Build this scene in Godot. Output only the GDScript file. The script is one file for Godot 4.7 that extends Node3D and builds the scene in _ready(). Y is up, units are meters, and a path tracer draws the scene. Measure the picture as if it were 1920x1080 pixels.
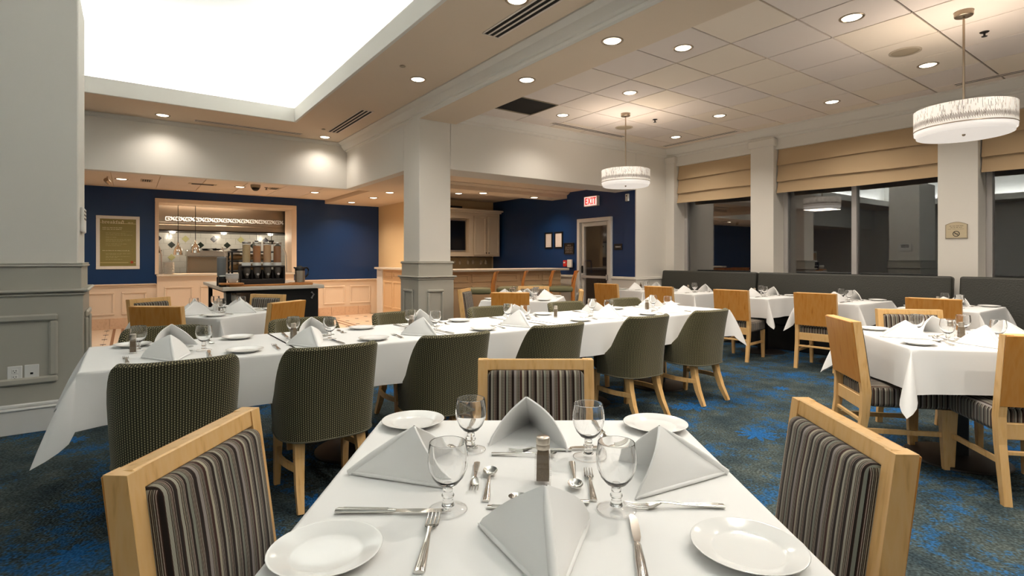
extends Node3D
# A hotel breakfast room at night. World axes follow the room: x runs along the back wall, -z runs away along the window wall.
# W(a, b, h): a metres along the window wall, b metres across, h up. C(r, d, h): the same seen from the tables that stand square to the viewer.

const TH := 0.6232
const CEIL := 3.236
var M := {}
var names := {}
var proto := {}
var kin := {}
var rng := RandomNumberGenerator.new()


func W(a: float, b: float, h: float) -> Vector3:
	return Vector3(b, h, -a)


func C(r: float, d: float, h: float) -> Vector3:
	return W(d * cos(TH) - r * sin(TH), d * sin(TH) + r * cos(TH), h)


func yaw_ab(fa: float, fb: float) -> float:
	return atan2(fb, -fa)


func yaw_rd(fr: float, fd: float) -> float:
	return yaw_ab(fd * cos(TH) - fr * sin(TH), fd * sin(TH) + fr * cos(TH))


func _ready() -> void:
	rng.seed = 7
	# --- camera
	var cam := Camera3D.new()
	cam.name = "camera"
	cam.projection = Camera3D.PROJECTION_FRUSTUM
	cam.near = 0.05
	cam.far = 60.0
	cam.size = 0.05 * 1080.0 / 1001.0
	cam.frustum_offset = Vector2(0.0, -0.05 * 54.3 / 1001.0)
	cam.position = Vector3(0, 1.25, 0)
	cam.rotation.y = -TH
	add_child(cam)
	cam.current = true
	# --- night outside
	var env := Environment.new()
	env.background_mode = Environment.BG_COLOR
	env.background_color = Color(0.02, 0.022, 0.028)
	env.tonemap_mode = Environment.TONE_MAPPER_LINEAR
	env.tonemap_exposure = 1.62
	env.sdfgi_enabled = true
	env.ssao_enabled = true
	env.ssil_enabled = true
	var we := WorldEnvironment.new()
	we.name = "night_environment"
	we.environment = env
	add_child(we)
	# --- the large soft lights: strips lying in the trough of the ceiling cove, each a glowing tube with an area light of its size
	cove_strip(W(8.27, -2.48, 3.38), 8.7, 0.0, "long white cove light strip in the trough on the kitchen side")
	cove_strip(W(3.25, 2.125, 3.38), 9.5, PI / 2, "long white cove light strip in the trough beside the beam")
	cove_strip(W(3.25, -7.07, 3.38), 9.5, PI / 2, "long white cove light strip in the trough on the left side")
	cove_strip(W(-1.77, -2.48, 3.38), 8.7, 0.0, "long white cove light strip in the trough behind the viewer")
	materials()
	shell()
	nook()
	bar_nook()
	window_wall()
	ceiling_things()
	wall_things()
	kitchen()
	island()
	bar_things()
	tables()
	chairs()
	settings()


const COVE_E := 0.52
const COVE_COLOR := Color(0.985, 1.0, 0.995)
const WARM := Color(1.0, 0.965, 0.915)
const PEACH := Color(1.0, 0.9, 0.79)
const SPOT_E := 1.12


func cove_strip(at: Vector3, length: float, turn: float, label: String) -> void:
	var t := thing("cove_light_strip", label, "light strip", at, turn, "light strips in the ceiling cove")
	var mb := MB.new()
	mb.box(Vector3(0, -0.02, 0), Vector3(length, 0.02, 0.05), 0.003)
	part("housing", mb.mesh(), glow_material(Color(0.8, 0.8, 0.8), 0.0), t)
	mb = MB.new()
	mb.box(Vector3(0, 0.0, 0), Vector3(length, 0.02, 0.03), 0.004)
	part("lamp_strip", mb.mesh(), glow_material(COVE_COLOR, 3.0), t)
	var l := AreaLight3D.new()
	l.name = "cove_area_light"
	l.area_size = Vector2(length, 0.05)
	l.area_normalize_energy = true
	l.light_energy = COVE_E * length
	l.light_color = COVE_COLOR
	l.shadow_enabled = true
	l.area_range = 20.0
	l.area_attenuation = 2.0
	l.rotation.x = PI / 2
	l.position.y = 0.018
	t.add_child(l)


func glow_material(c: Color, e: float) -> StandardMaterial3D:
	var m := StandardMaterial3D.new()
	m.albedo_color = Color(0.85, 0.85, 0.85)
	m.roughness = 0.5
	if e > 0.0:
		m.emission_enabled = true
		m.emission = c
		m.emission_energy_multiplier = e
	return m


# ---------------------------------------------------------------- nodes
func numbered(called: String) -> String:
	var n: int = names.get(called, 0)
	names[called] = n + 1
	return called if n == 0 else "%s_%03d" % [called, n]


func tag(o: Node3D, label: String, category: String, group := "", kind := "") -> void:
	if label:
		o.set_meta("label", label)
	if category:
		o.set_meta("category", category)
	if group:
		o.set_meta("group", group)
	if kind:
		o.set_meta("kind", kind)


func thing(called: String, label: String, category: String, at := Vector3.ZERO, turn := 0.0, group := "") -> Node3D:
	var o := Node3D.new()
	o.name = numbered(called)
	add_child(o, true)
	o.position = at
	o.rotation.y = turn
	tag(o, label, category, group)
	return o


func part(called: String, mesh: Mesh, m: Material, parent: Node3D) -> MeshInstance3D:
	var o := MeshInstance3D.new()
	o.name = called
	o.mesh = mesh
	o.material_override = m
	parent.add_child(o, true)
	var key := "%d %s" % [parent.get_instance_id(), called]
	var n: int = kin.get(key, 0)
	kin[key] = n + 1
	if n > 0:
		o.name = "%s_%03d" % [called, n]
	return o


func piece(called: String, n: int, mesh: Mesh, m: Material, parent: Node3D, at := Vector3.ZERO) -> MeshInstance3D:
	var o := MeshInstance3D.new()
	o.name = called if n == 0 else "%s_%03d" % [called, n]
	o.mesh = mesh
	o.material_override = m
	o.position = at
	parent.add_child(o, true)
	return o


func single(called: String, mesh: Mesh, m: Material, label: String, category: String, at := Vector3.ZERO, turn := 0.0, group := "") -> MeshInstance3D:
	var o := MeshInstance3D.new()
	o.name = numbered(called)
	o.mesh = mesh
	o.material_override = m
	add_child(o, true)
	o.position = at
	o.rotation.y = turn
	tag(o, label, category, group)
	return o


func struct(called: String, mesh: Mesh, m: Material, parent: Node3D = null) -> MeshInstance3D:
	if parent:
		return part(called, mesh, m, parent)
	var o := MeshInstance3D.new()
	o.name = numbered(called)
	o.mesh = mesh
	o.material_override = m
	add_child(o, true)
	o.set_meta("kind", "structure")
	return o


func put(kind: String, at: Vector3, turn: float, label: String, group := "") -> Node3D:   # the first of a kind is the model itself, the others are copies
	var o: Node3D
	if not proto.has(kind):
		o = make(kind)
		proto[kind] = o
	else:
		var p: Node3D = proto[kind]
		o = p.duplicate()
		o.name = numbered(str(p.get_meta("called")))
		add_child(o, true)
		o.remove_meta("called")
	o.position = at
	o.rotation.y = turn
	o.set_meta("label", label)
	if group:
		o.set_meta("group", group)
	return o


func make(kind: String) -> Node3D:
	match kind:
		"striped_chair":
			return make_striped_chair(kind)
		"tub_chair":
			return make_tub_chair(kind)
		"bar_stool":
			return make_bar_stool(kind)
		"goblet":
			return make_goblet(kind)
		"plate":
			return make_plate(kind)
		"fork":
			return make_fork(kind)
		"dessert_fork":
			return make_dessert_fork(kind)
		"knife":
			return make_knife(kind)
		"spoon":
			return make_spoon(kind)
		"pepper":
			return make_pepper(kind)
		"salt":
			return make_salt(kind)
		"stemglass":
			return make_stemglass(kind)
	return make_napkin(kind)


func model(called: String, category: String) -> Node3D:
	var t := thing(called, "", category)
	t.set_meta("called", called)
	return t


# a box given in room coordinates, from (a0, b0, h0) to (a1, b1, h1)
func rb(mb: MB, a0: float, a1: float, b0: float, b1: float, h0: float, h1: float, bevel := 0.0) -> void:
	mb.box(Vector3((b0 + b1) / 2, (h0 + h1) / 2, -(a0 + a1) / 2), Vector3(absf(b1 - b0), absf(h1 - h0), absf(a1 - a0)), bevel)


func room_box(a0: float, a1: float, b0: float, b1: float, h0: float, h1: float, bevel := 0.0) -> ArrayMesh:
	var mb := MB.new()
	rb(mb, a0, a1, b0, b1, h0, h1, bevel)
	return mb.mesh()


# ---------------------------------------------------------------- mesh building
class MB:
	var v := PackedVector3Array()
	var n := PackedVector3Array()
	var uv := PackedVector2Array()
	var ix := PackedInt32Array()
	var T := Transform3D.IDENTITY

	func vert(p: Vector3, nn: Vector3, t: Vector2) -> int:
		v.append(T * p)
		n.append((T.basis * nn).normalized())
		uv.append(t)
		return v.size() - 1

	func tri(a: Vector3, b: Vector3, c: Vector3) -> void:   # counter-clockwise seen from outside
		var nn := (b - a).cross(c - a)
		if nn.length_squared() < 1e-16:
			return
		nn = nn.normalized()
		var u := Vector3(0, 1, 0).cross(nn)
		u = Vector3(1, 0, 0) if u.length() < 0.1 else u.normalized()
		var w := nn.cross(u)
		var i := vert(a, nn, Vector2(a.dot(u), -a.dot(w)))
		vert(b, nn, Vector2(b.dot(u), -b.dot(w)))
		vert(c, nn, Vector2(c.dot(u), -c.dot(w)))
		ix.append_array(PackedInt32Array([i, i + 2, i + 1]))

	func quad(a: Vector3, b: Vector3, c: Vector3, d: Vector3) -> void:
		tri(a, b, c)
		tri(a, c, d)

	func uvquad(a: Vector3, b: Vector3, c: Vector3, d: Vector3) -> void:   # a lower left, b lower right, c upper right, d upper left
		var nn := (b - a).cross(d - a).normalized()
		var i := vert(a, nn, Vector2(0, 1))
		vert(b, nn, Vector2(1, 1))
		vert(c, nn, Vector2(1, 0))
		vert(d, nn, Vector2(0, 0))
		ix.append_array(PackedInt32Array([i, i + 2, i + 1, i, i + 3, i + 2]))

	func box(c: Vector3, s: Vector3, bevel := 0.0) -> void:
		var h := s / 2
		var e := minf(bevel, minf(h.x, minf(h.y, h.z)) * 0.9)
		for axis in 3:
			for sg in [-1.0, 1.0]:
				var u := (axis + 1) % 3
				var w := (axis + 2) % 3
				var p := []
				for k in [[-1, -1], [1, -1], [1, 1], [-1, 1]]:
					var q := Vector3()
					q[axis] = h[axis] * sg
					q[u] = (h[u] - e) * k[0]
					q[w] = (h[w] - e) * k[1]
					p.append(c + q)
				if sg > 0:
					quad(p[0], p[1], p[2], p[3])
				else:
					quad(p[3], p[2], p[1], p[0])
		if e <= 0.0:
			return
		for axis in 3:
			var u := (axis + 1) % 3
			var w := (axis + 2) % 3
			for k in [[-1, -1], [1, -1], [1, 1], [-1, 1]]:
				var p := []
				for z in [-1.0, 1.0]:
					for o in 2:
						var q := Vector3()
						q[axis] = (h[axis] - e) * z
						q[u] = (h[u] - (e if o == 0 else 0.0)) * k[0]
						q[w] = (h[w] - (e if o == 1 else 0.0)) * k[1]
						p.append(c + q)
				if k[0] * k[1] > 0:
					quad(p[1], p[0], p[2], p[3])
					fix(c)
				else:
					quad(p[0], p[1], p[3], p[2])
					fix(c)
		for sx in [-1.0, 1.0]:
			for sy in [-1.0, 1.0]:
				for sz in [-1.0, 1.0]:
					var o := Vector3(sx, sy, sz)
					var pa := c + Vector3(h.x, h.y - e, h.z - e) * o
					var pb := c + Vector3(h.x - e, h.y, h.z - e) * o
					var pc := c + Vector3(h.x - e, h.y - e, h.z) * o
					if sx * sy * sz > 0:
						tri(pa, pb, pc)
					else:
						tri(pa, pc, pb)

	func fix(c: Vector3) -> void:   # turns the last quad outward from the centre c
		var s := v.size() - 6
		var mid := Vector3()
		for k in 6:
			mid += v[s + k] / 6.0
		if n[s].dot(mid - T * c) >= 0:
			return
		for k in 6:
			n[s + k] = -n[s + k]
		var e := ix.size() - 6
		for k in 2:
			var t := ix[e + k * 3 + 1]
			ix[e + k * 3 + 1] = ix[e + k * 3 + 2]
			ix[e + k * 3 + 2] = t

	func rbox(c: Vector3, s: Vector3, r: float, puff := Vector3.ZERO) -> void:   # a cushion: rounded edges, faces that swell by puff
		var h := s / 2
		for axis in 3:
			var u := (axis + 1) % 3
			var w := (axis + 2) % 3
			for sg in [-1.0, 1.0]:
				var us := stops(h[u], r)
				var ws := stops(h[w], r)
				var first := v.size()
				for j in ws.size():
					for i in us.size():
						var p := Vector3()
						p[axis] = h[axis] * sg
						p[u] = us[i]
						p[w] = ws[j]
						var inner := Vector3(clampf(p.x, -h.x + r, h.x - r), clampf(p.y, -h.y + r, h.y - r), clampf(p.z, -h.z + r, h.z - r))
						var nn := (p - inner).normalized()
						var q := inner + nn * r
						var fu: float = 1.0 - pow(absf(us[i]) / h[u], 2.0)
						var fw: float = 1.0 - pow(absf(ws[j]) / h[w], 2.0)
						q[axis] += sg * puff[axis] * fu * fw
						if puff[axis] != 0.0:
							nn[u] += 2.0 * puff[axis] * us[i] / (h[u] * h[u]) * fw
							nn[w] += 2.0 * puff[axis] * ws[j] / (h[w] * h[w]) * fu
						vert(c + q, nn, Vector2(q.x if axis != 0 else q.z, q.y if axis != 1 else q.z))
				for j in ws.size() - 1:
					for i in us.size() - 1:
						var a := first + j * us.size() + i
						var b := a + 1
						var d := a + us.size()
						if sg > 0:
							ix.append_array(PackedInt32Array([a, d + 1, b, a, d, d + 1]))
						else:
							ix.append_array(PackedInt32Array([a, b, d + 1, a, d + 1, d]))

	func stops(h: float, r: float) -> Array:
		return [-h, -h + r * 0.3, -h + r * 0.65, -h + r, -(h - r) * 0.5, 0.0, (h - r) * 0.5, h - r, h - r * 0.65, h - r * 0.3, h]

	# a smooth sheet: rows of points; normals averaged, welded where points coincide. flip turns it inside out.
	func sheet(rows: Array, flip := false, us: Array = [], vs: Array = []) -> void:
		var first := v.size()
		var nr: int = rows.size()
		var nc: int = rows[0].size()
		var acc := {}
		for j in nr - 1:
			for i in nc - 1:
				var a: Vector3 = rows[j][i]
				var b: Vector3 = rows[j][i + 1]
				var c: Vector3 = rows[j + 1][i + 1]
				var d: Vector3 = rows[j + 1][i]
				var nn := (c - a).cross(d - b)
				if flip:
					nn = -nn
				for p in [a, b, c, d]:
					var key: Vector3i = Vector3i((p * 20000.0).round())
					acc[key] = acc.get(key, Vector3.ZERO) + nn
		for j in nr:
			for i in nc:
				var p: Vector3 = rows[j][i]
				var nn: Vector3 = acc.get(Vector3i((p * 20000.0).round()), Vector3.UP)
				if nn.length() < 1e-12:
					nn = Vector3.UP
				vert(p, nn.normalized(), Vector2(us[i] if us else float(i) / (nc - 1), vs[j] if vs else float(j) / (nr - 1)))
		for j in nr - 1:
			for i in nc - 1:
				var a := first + j * nc + i
				var d := a + nc
				if flip:
					ix.append_array(PackedInt32Array([a, a + 1, d + 1, a, d + 1, d]))
				else:
					ix.append_array(PackedInt32Array([a, d + 1, a + 1, a, d, d + 1]))

	# profile of (radius, height) turned about y; listed from bottom outside to top the outside faces out
	func lathe(prof: Array, seg := 24, at := Vector3.ZERO) -> void:
		var rows := []
		for q in prof:
			var row := []
			for k in seg + 1:
				var g := TAU * (k % seg) / seg
				row.append(at + Vector3(q[0] * sin(g), q[1], q[0] * cos(g)))
			rows.append(row)
		sheet(rows)

	func tube(pts: Array, rad: Array, seg := 8, flat := 1.0) -> void:   # round bar along points; flat < 1 squashes it along its second axis
		var rows := []
		var m := pts.size()
		for i in m:
			var dir: Vector3 = (pts[mini(i + 1, m - 1)] - pts[maxi(i - 1, 0)]).normalized()
			var s := dir.cross(Vector3.UP)
			s = Vector3.RIGHT if s.length() < 0.05 else s.normalized()
			var t := s.cross(dir).normalized()
			var r: float = rad[mini(i, rad.size() - 1)]
			var row := []
			for k in seg + 1:
				var g := TAU * (k % seg) / seg
				row.append(pts[i] + s * cos(g) * r + t * sin(g) * r * flat)
			rows.append(row)
		sheet(rows, true)
		for e in 2:
			var row: Array = rows[0 if e == 0 else m - 1]
			for k in range(1, seg - 1):
				if e == 0:
					tri(row[0], row[k], row[k + 1])
				else:
					tri(row[0], row[k + 1], row[k])

	# closed outline (x, y) pushed through depth z0..z1
	func prism(poly: PackedVector2Array, z0: float, z1: float) -> void:
		var p := poly
		if Geometry2D.is_polygon_clockwise(p):
			p = p.duplicate()
			p.reverse()
		var m := p.size()
		for i in m:
			var a := p[i]
			var b := p[(i + 1) % m]
			quad(Vector3(a.x, a.y, z0), Vector3(b.x, b.y, z0), Vector3(b.x, b.y, z1), Vector3(a.x, a.y, z1))
			fix_dir(Vector3(b.y - a.y, a.x - b.x, 0))
		var t := Geometry2D.triangulate_polygon(p)
		for k in range(0, t.size(), 3):
			for z in 2:
				var zz := z0 if z == 0 else z1
				tri(Vector3(p[t[k]].x, p[t[k]].y, zz), Vector3(p[t[k + 1]].x, p[t[k + 1]].y, zz), Vector3(p[t[k + 2]].x, p[t[k + 2]].y, zz))
				fix_dir(Vector3(0, 0, (-1.0 if z == 0 else 1.0) * signf(z1 - z0)), 3)

	func fix_dir(dir: Vector3, count := 6) -> void:
		var s := v.size() - count
		if s < 0 or n[s].dot(T.basis * dir) >= 0:
			return
		for k in count:
			n[s + k] = -n[s + k]
		var e := ix.size() - count
		for k in count / 3:
			var t := ix[e + k * 3 + 1]
			ix[e + k * 3 + 1] = ix[e + k * 3 + 2]
			ix[e + k * 3 + 2] = t

	# square bar between two points, width across and height up, tapering
	func bar(p0: Vector3, p1: Vector3, w0: float, d0: float, w1 := -1.0, d1 := -1.0, side := Vector3.RIGHT) -> void:
		if w1 < 0:
			w1 = w0
			d1 = d0
		var dir := (p1 - p0).normalized()
		var s := (side - dir * side.dot(dir)).normalized()
		var t := dir.cross(s).normalized()
		var a := []
		var b := []
		for k in [[-1, -1], [1, -1], [1, 1], [-1, 1]]:
			a.append(p0 + s * k[0] * w0 / 2 + t * k[1] * d0 / 2)
			b.append(p1 + s * k[0] * w1 / 2 + t * k[1] * d1 / 2)
		var c := (p0 + p1) / 2
		for i in 4:
			quad(a[i], a[(i + 1) % 4], b[(i + 1) % 4], b[i])
			fix(c)
		quad(a[0], a[1], a[2], a[3])
		fix(c)
		quad(b[0], b[1], b[2], b[3])
		fix(c)

	func mesh() -> ArrayMesh:
		var arr := []
		arr.resize(Mesh.ARRAY_MAX)
		arr[Mesh.ARRAY_VERTEX] = v
		arr[Mesh.ARRAY_NORMAL] = n
		arr[Mesh.ARRAY_TEX_UV] = uv
		arr[Mesh.ARRAY_INDEX] = ix
		var m := ArrayMesh.new()
		m.add_surface_from_arrays(Mesh.PRIMITIVE_TRIANGLES, arr)
		return m


# ---------------------------------------------------------------- materials
func mat(c: Color, rough: float, metal := 0.0, spec := 0.5) -> StandardMaterial3D:
	var m := StandardMaterial3D.new()
	m.albedo_color = c
	m.roughness = rough
	m.metallic = metal
	m.metallic_specular = spec
	return m


func noise_tex(size: int, freq: float, colors: Array, seed_at: int, octaves := 4, normal := false, bump := 2.0, kind := FastNoiseLite.TYPE_SIMPLEX_SMOOTH) -> NoiseTexture2D:
	var f := FastNoiseLite.new()
	f.noise_type = kind
	f.seed = seed_at
	f.frequency = freq
	f.fractal_octaves = octaves
	var t := NoiseTexture2D.new()
	t.width = size
	t.height = size
	t.seamless = true
	t.noise = f
	if normal:
		t.as_normal_map = true
		t.bump_strength = bump
	elif colors:
		var g := Gradient.new()
		var off := PackedFloat32Array()
		var cs := PackedColorArray()
		for k in colors.size():
			off.append(float(k) / (colors.size() - 1))
			cs.append(colors[k])
		g.offsets = off
		g.colors = cs
		t.color_ramp = g
	return t


func planar(m: StandardMaterial3D, scale: Vector3, world := false) -> StandardMaterial3D:
	m.uv1_triplanar = true
	m.uv1_world_triplanar = world
	m.uv1_scale = scale
	m.uv1_triplanar_sharpness = 8.0
	return m


func grain(m: StandardMaterial3D, t: Texture2D, scale: float) -> void:
	m.normal_enabled = true
	m.normal_texture = t
	m.normal_scale = scale


func wood(base: Color, dark: Color, rough: float, seed_at: int, scale: Vector3) -> StandardMaterial3D:
	var m := mat(Color.WHITE, rough)
	m.albedo_texture = noise_tex(256, 0.012, [dark, base, base.lightened(0.08), base, dark.lerp(base, 0.4)], seed_at, 5)
	planar(m, scale)
	return m


func image_mat(im: Image, rough: float, spec := 0.5) -> StandardMaterial3D:
	var m := mat(Color.WHITE, rough, 0.0, spec)
	im.generate_mipmaps()
	m.albedo_texture = ImageTexture.create_from_image(im)
	return m


func stripe_image() -> Image:   # the striped upholstery: one repeat 0.14 m wide
	var im := Image.create(256, 8, false, Image.FORMAT_RGB8)
	var brown := Color8(58, 40, 33)
	im.fill(brown)
	var pale := [Color8(164, 160, 146), Color8(150, 142, 138), Color8(176, 168, 148), Color8(134, 136, 124), Color8(170, 152, 142)]
	# [start, width, colour]
	for s in [[4, 13, 0], [21, 3, 2], [27, 2, 3], [32, 3, 0], [38, 3, 4], [52, 14, 3], [69, 2, 0], [74, 2, 2], [79, 2, 4], [84, 3, 0], [106, 16, 1], [125, 3, 2], [131, 2, 0], [137, 3, 3], [143, 2, 4], [160, 13, 2], [176, 3, 0], [182, 2, 1], [187, 2, 0], [205, 12, 0], [220, 3, 3], [226, 2, 2], [231, 3, 4], [240, 2, 0]]:
		for x in s[1]:
			for y in 8:
				im.set_pixel(s[0] + x, y, (pale[s[2]] as Color).darkened(0.16 if (y + x) % 4 == 0 else 0.0))
	for s in [[44, 6], [92, 10], [149, 8], [194, 8], [244, 10]]:
		im.fill_rect(Rect2i(s[0], 0, s[1], 8), Color8(36, 28, 25) if s[0] % 2 == 0 else Color8(66, 38, 32))
	return im


func weave_image() -> Image:   # the olive woven cloth: a dark ground with rows of straw-coloured picks
	var im := Image.create(64, 64, false, Image.FORMAT_RGB8)
	for y in 64:
		for x in 64:
			var cx := x % 16
			var cy := (y + (8 if (x / 16) % 2 == 1 else 0)) % 16
			var c := Color8(60, 57, 42)
			if cx < 3:
				c = Color8(38, 36, 27)
			elif cx > 4 and cx < 13 and cy > 2 and cy < 12:
				c = Color8(172, 163, 124) if cx > 6 and cx < 11 else Color8(116, 110, 82)
			elif cy < 2:
				c = Color8(76, 72, 54)
			im.set_pixel(x, y, c)
	return im


func carpet_image() -> Image:   # 3 m of carpet: grey green ground, blue clouds broken into tufts, and a few blue star flowers
	var size := 1024
	var im := Image.create(size, size, false, Image.FORMAT_RGB8)
	var layers := []
	for q in [[31, 0.0045, 3], [32, 0.009, 4], [33, 0.16, 2], [34, 0.030, 3]]:
		var f := FastNoiseLite.new()
		f.seed = q[0]
		f.frequency = q[1]
		f.fractal_octaves = q[2]
		layers.append(f.get_seamless_image(size, size).get_data())
	var l0: PackedByteArray = layers[0]
	var l1: PackedByteArray = layers[1]
	var l2: PackedByteArray = layers[2]
	var l3: PackedByteArray = layers[3]
	var out := PackedByteArray()
	out.resize(size * size * 3)
	var flowers := []
	var r := RandomNumberGenerator.new()
	r.seed = 12
	for k in 15:
		flowers.append([r.randf() * size, r.randf() * size, 26.0 + r.randf() * 20.0, r.randf() * TAU, 8 + k % 3])
	var bloom := PackedFloat32Array()
	bloom.resize(size * size)
	for f in flowers:
		var rad: float = f[2] * 1.25
		for y in range(int(-rad), int(rad) + 1):
			for x in range(int(-rad), int(rad) + 1):
				var d := sqrt(float(x * x + y * y))
				var edge: float = f[2] * (0.42 + 0.68 * pow(absf(cos(0.5 * f[4] * (atan2(float(y), float(x)) + f[3]))), 1.6))
				if d < edge:
					bloom[posmod(int(f[1]) + y, size) * size + posmod(int(f[0]) + x, size)] = 1.0
	for i in size * size:
		var big := l0[i] / 255.0
		var mid := l1[i] / 255.0
		var fine := l2[i] / 255.0
		var tuft := l3[i] / 255.0
		var g := 0.66 + 0.85 * fine
		var cr := lerpf(42.0, 82.0, mid) * g
		var cg := lerpf(54.0, 88.0, mid) * g
		var cb := lerpf(60.0, 82.0, mid) * g
		var blue := clampf((big * 0.55 + tuft * 0.45 + (fine - 0.5) * 0.35 - 0.515) * 5.0, 0.0, 1.0) * 0.85
		var star := bloom[i] * clampf((fine + 0.35) * 1.6, 0.3, 0.95)
		blue = maxf(blue, star)
		out[i * 3] = int(clampf(lerpf(cr, 22.0 + 30.0 * fine, blue), 0, 255))
		out[i * 3 + 1] = int(clampf(lerpf(cg, 62.0 + 48.0 * fine + 8.0 * star, blue), 0, 255))
		out[i * 3 + 2] = int(clampf(lerpf(cb, 98.0 + 72.0 * fine + 16.0 * star, blue), 0, 255))
	im.set_data(size, size, false, Image.FORMAT_RGB8, out)
	return im


func print_image(w: int, h: int, paper: Color, ink: Color, rows: Array, seed_at: int) -> Image:   # lines too small to read: words as strokes. rows: [y, thickness, x0, x1, strength]
	var im := Image.create(w, h, false, Image.FORMAT_RGB8)
	im.fill(paper)
	var r := RandomNumberGenerator.new()
	r.seed = seed_at
	for q in rows:
		var x: int = q[2]
		while x < q[3]:
			var len := mini(r.randi_range(8, 30), q[3] - x)
			for k in range(0, len, 3):
				var up := r.randi_range(0, 1)
				im.fill_rect(Rect2i(x + k, q[0] + up, 2, q[1] - up), paper.lerp(ink, q[4]))
			x += len + 6
	return im


func materials() -> void:
	M.wall = mat(Color8(232, 227, 218), 0.75)
	M.trim = mat(Color8(184, 180, 168), 0.5)     # the grey green wainscot paint of the piers
	M.skirting = mat(Color8(228, 226, 222), 0.4)
	M.cream = mat(Color8(238, 218, 196), 0.5)    # nook woodwork
	M.ceiling = mat(Color8(228, 208, 184), 0.85)
	M.tile = []
	for k in 3:
		var m := mat([Color8(238, 224, 211), Color8(233, 220, 210), Color8(239, 224, 206)][k], 0.9)
		M.tile.append(m)
	M.void = mat(Color8(28, 22, 16), 0.9)
	M.cove = mat(Color8(240, 240, 236), 0.8)
	M.navy = mat(Color8(18, 56, 108), 0.32, 0.0, 0.5)
	M.buff = mat(Color8(234, 206, 160), 0.7)
	M.carpet = mat(Color.WHITE, 0.95, 0.0, 0.2)
	M.carpet.albedo_texture = ImageTexture.create_from_image(carpet_image())
	planar(M.carpet, Vector3.ONE / 3.0, true)
	grain(M.carpet, noise_tex(512, 0.5, [], 8, 2, true, 6.0), 0.6)
	M.maple = wood(Color8(226, 180, 116), Color8(196, 146, 84), 0.35, 3, Vector3(7, 1.1, 7))
	M.veneer = wood(Color8(202, 136, 58), Color8(172, 106, 38), 0.3, 4, Vector3(5, 0.9, 5))
	M.bamboo = wood(Color8(196, 128, 62), Color8(150, 84, 36), 0.4, 9, Vector3(2, 10, 10))
	M.stripe = image_mat(stripe_image(), 0.9, 0.25)
	M.stripe.uv1_scale = Vector3(1.0 / 0.14, 1.0 / 0.02, 1)
	M.stripe.rim_enabled = true
	M.stripe.rim = 0.3
	M.weave = image_mat(weave_image(), 0.9, 0.25)
	M.weave.uv1_scale = Vector3(1.0 / 0.044, 1.0 / 0.044, 1)
	M.weave.rim_enabled = true
	M.weave.rim = 0.3
	M.linen = mat(Color8(236, 235, 233), 0.85, 0.0, 0.3)
	M.napkin = mat(Color8(240, 239, 237), 0.85, 0.0, 0.3)
	M.leather = mat(Color8(58, 58, 52), 0.46)
	planar(M.leather, Vector3.ONE * 3.0, true)
	grain(M.leather, noise_tex(256, 0.06, [], 21, 4, true, 4.0), 0.35)
	M.blind = mat(Color8(200, 173, 138), 0.85, 0.0, 0.3)
	planar(M.blind, Vector3.ONE * 4.0, true)
	grain(M.blind, noise_tex(256, 0.2, [], 22, 3, true, 3.0), 0.25)
	M.blind.backlight_enabled = true
	M.blind.backlight = Color(0.2, 0.16, 0.11)
	M.alu = mat(Color8(196, 192, 190), 0.4, 0.3)
	M.black = mat(Color8(20, 19, 19), 0.45)
	M.dark = mat(Color8(34, 27, 24), 0.5)
	M.hood_steel = mat(Color8(168, 152, 134), 0.3, 1.0)
	M.steel = mat(Color8(205, 196, 184), 0.28, 1.0)
	M.chrome = mat(Color8(215, 212, 206), 0.14, 1.0)
	M.nickel = mat(Color8(176, 160, 140), 0.3, 1.0)
	M.porcelain = mat(Color8(240, 239, 236), 0.12, 0.0, 0.5)
	M.stone = mat(Color8(224, 214, 200), 0.35)
	M.glass = mat(Color(1, 1, 1, 0.03), 0.02)
	M.glass.transparency = BaseMaterial3D.TRANSPARENCY_ALPHA
	M.solid_glass = mat(Color(1, 1, 1, 0.0), 0.02)
	M.solid_glass.refraction_enabled = true
	M.solid_glass.refraction_scale = 0.05
	M.pane = mat(Color(1, 1, 1, 0.0), 0.0)      # coated glazing: mirrors more than plain glass
	M.pane.refraction_enabled = true
	M.pane.refraction_scale = 0.08
	M.door_pane = mat(Color(0.04, 0.045, 0.05, 0.02), 0.005)
	M.door_pane.transparency = BaseMaterial3D.TRANSPARENCY_ALPHA
	M.white = mat(Color8(238, 236, 232), 0.5)
	M.red = mat(Color8(205, 38, 34), 0.4)
	M.floor_tile = mat(Color.WHITE, 0.35)
	M.floor_tile.albedo_texture = noise_tex(256, 0.03, [Color8(226, 202, 176), Color8(238, 218, 196), Color8(232, 208, 182)], 25, 4)
	planar(M.floor_tile, Vector3.ONE * 1.2, true)
	M.base_tile = mat(Color.WHITE, 0.4)
	M.base_tile.albedo_texture = noise_tex(256, 0.03, [Color8(214, 178, 146), Color8(228, 196, 166), Color8(220, 184, 152)], 26, 4)
	planar(M.base_tile, Vector3.ONE * 1.5, true)
	M.mosaic = mat(Color8(150, 108, 78), 0.4)
	M.wall_tile = mat(Color8(226, 222, 212), 0.2)
	M.grout = mat(Color8(190, 184, 172), 0.8)
	M.bar_wood = mat(Color8(222, 188, 146), 0.5)
	M.cab = mat(Color8(226, 212, 190), 0.5)
	M.glow = glow_material(Color(1.0, 0.93, 0.82), 4.0)


# ---------------------------------------------------------------- the room
func sroot(called: String) -> Node3D:
	var o := Node3D.new()
	o.name = numbered(called)
	add_child(o, true)
	o.set_meta("kind", "structure")
	return o


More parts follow.
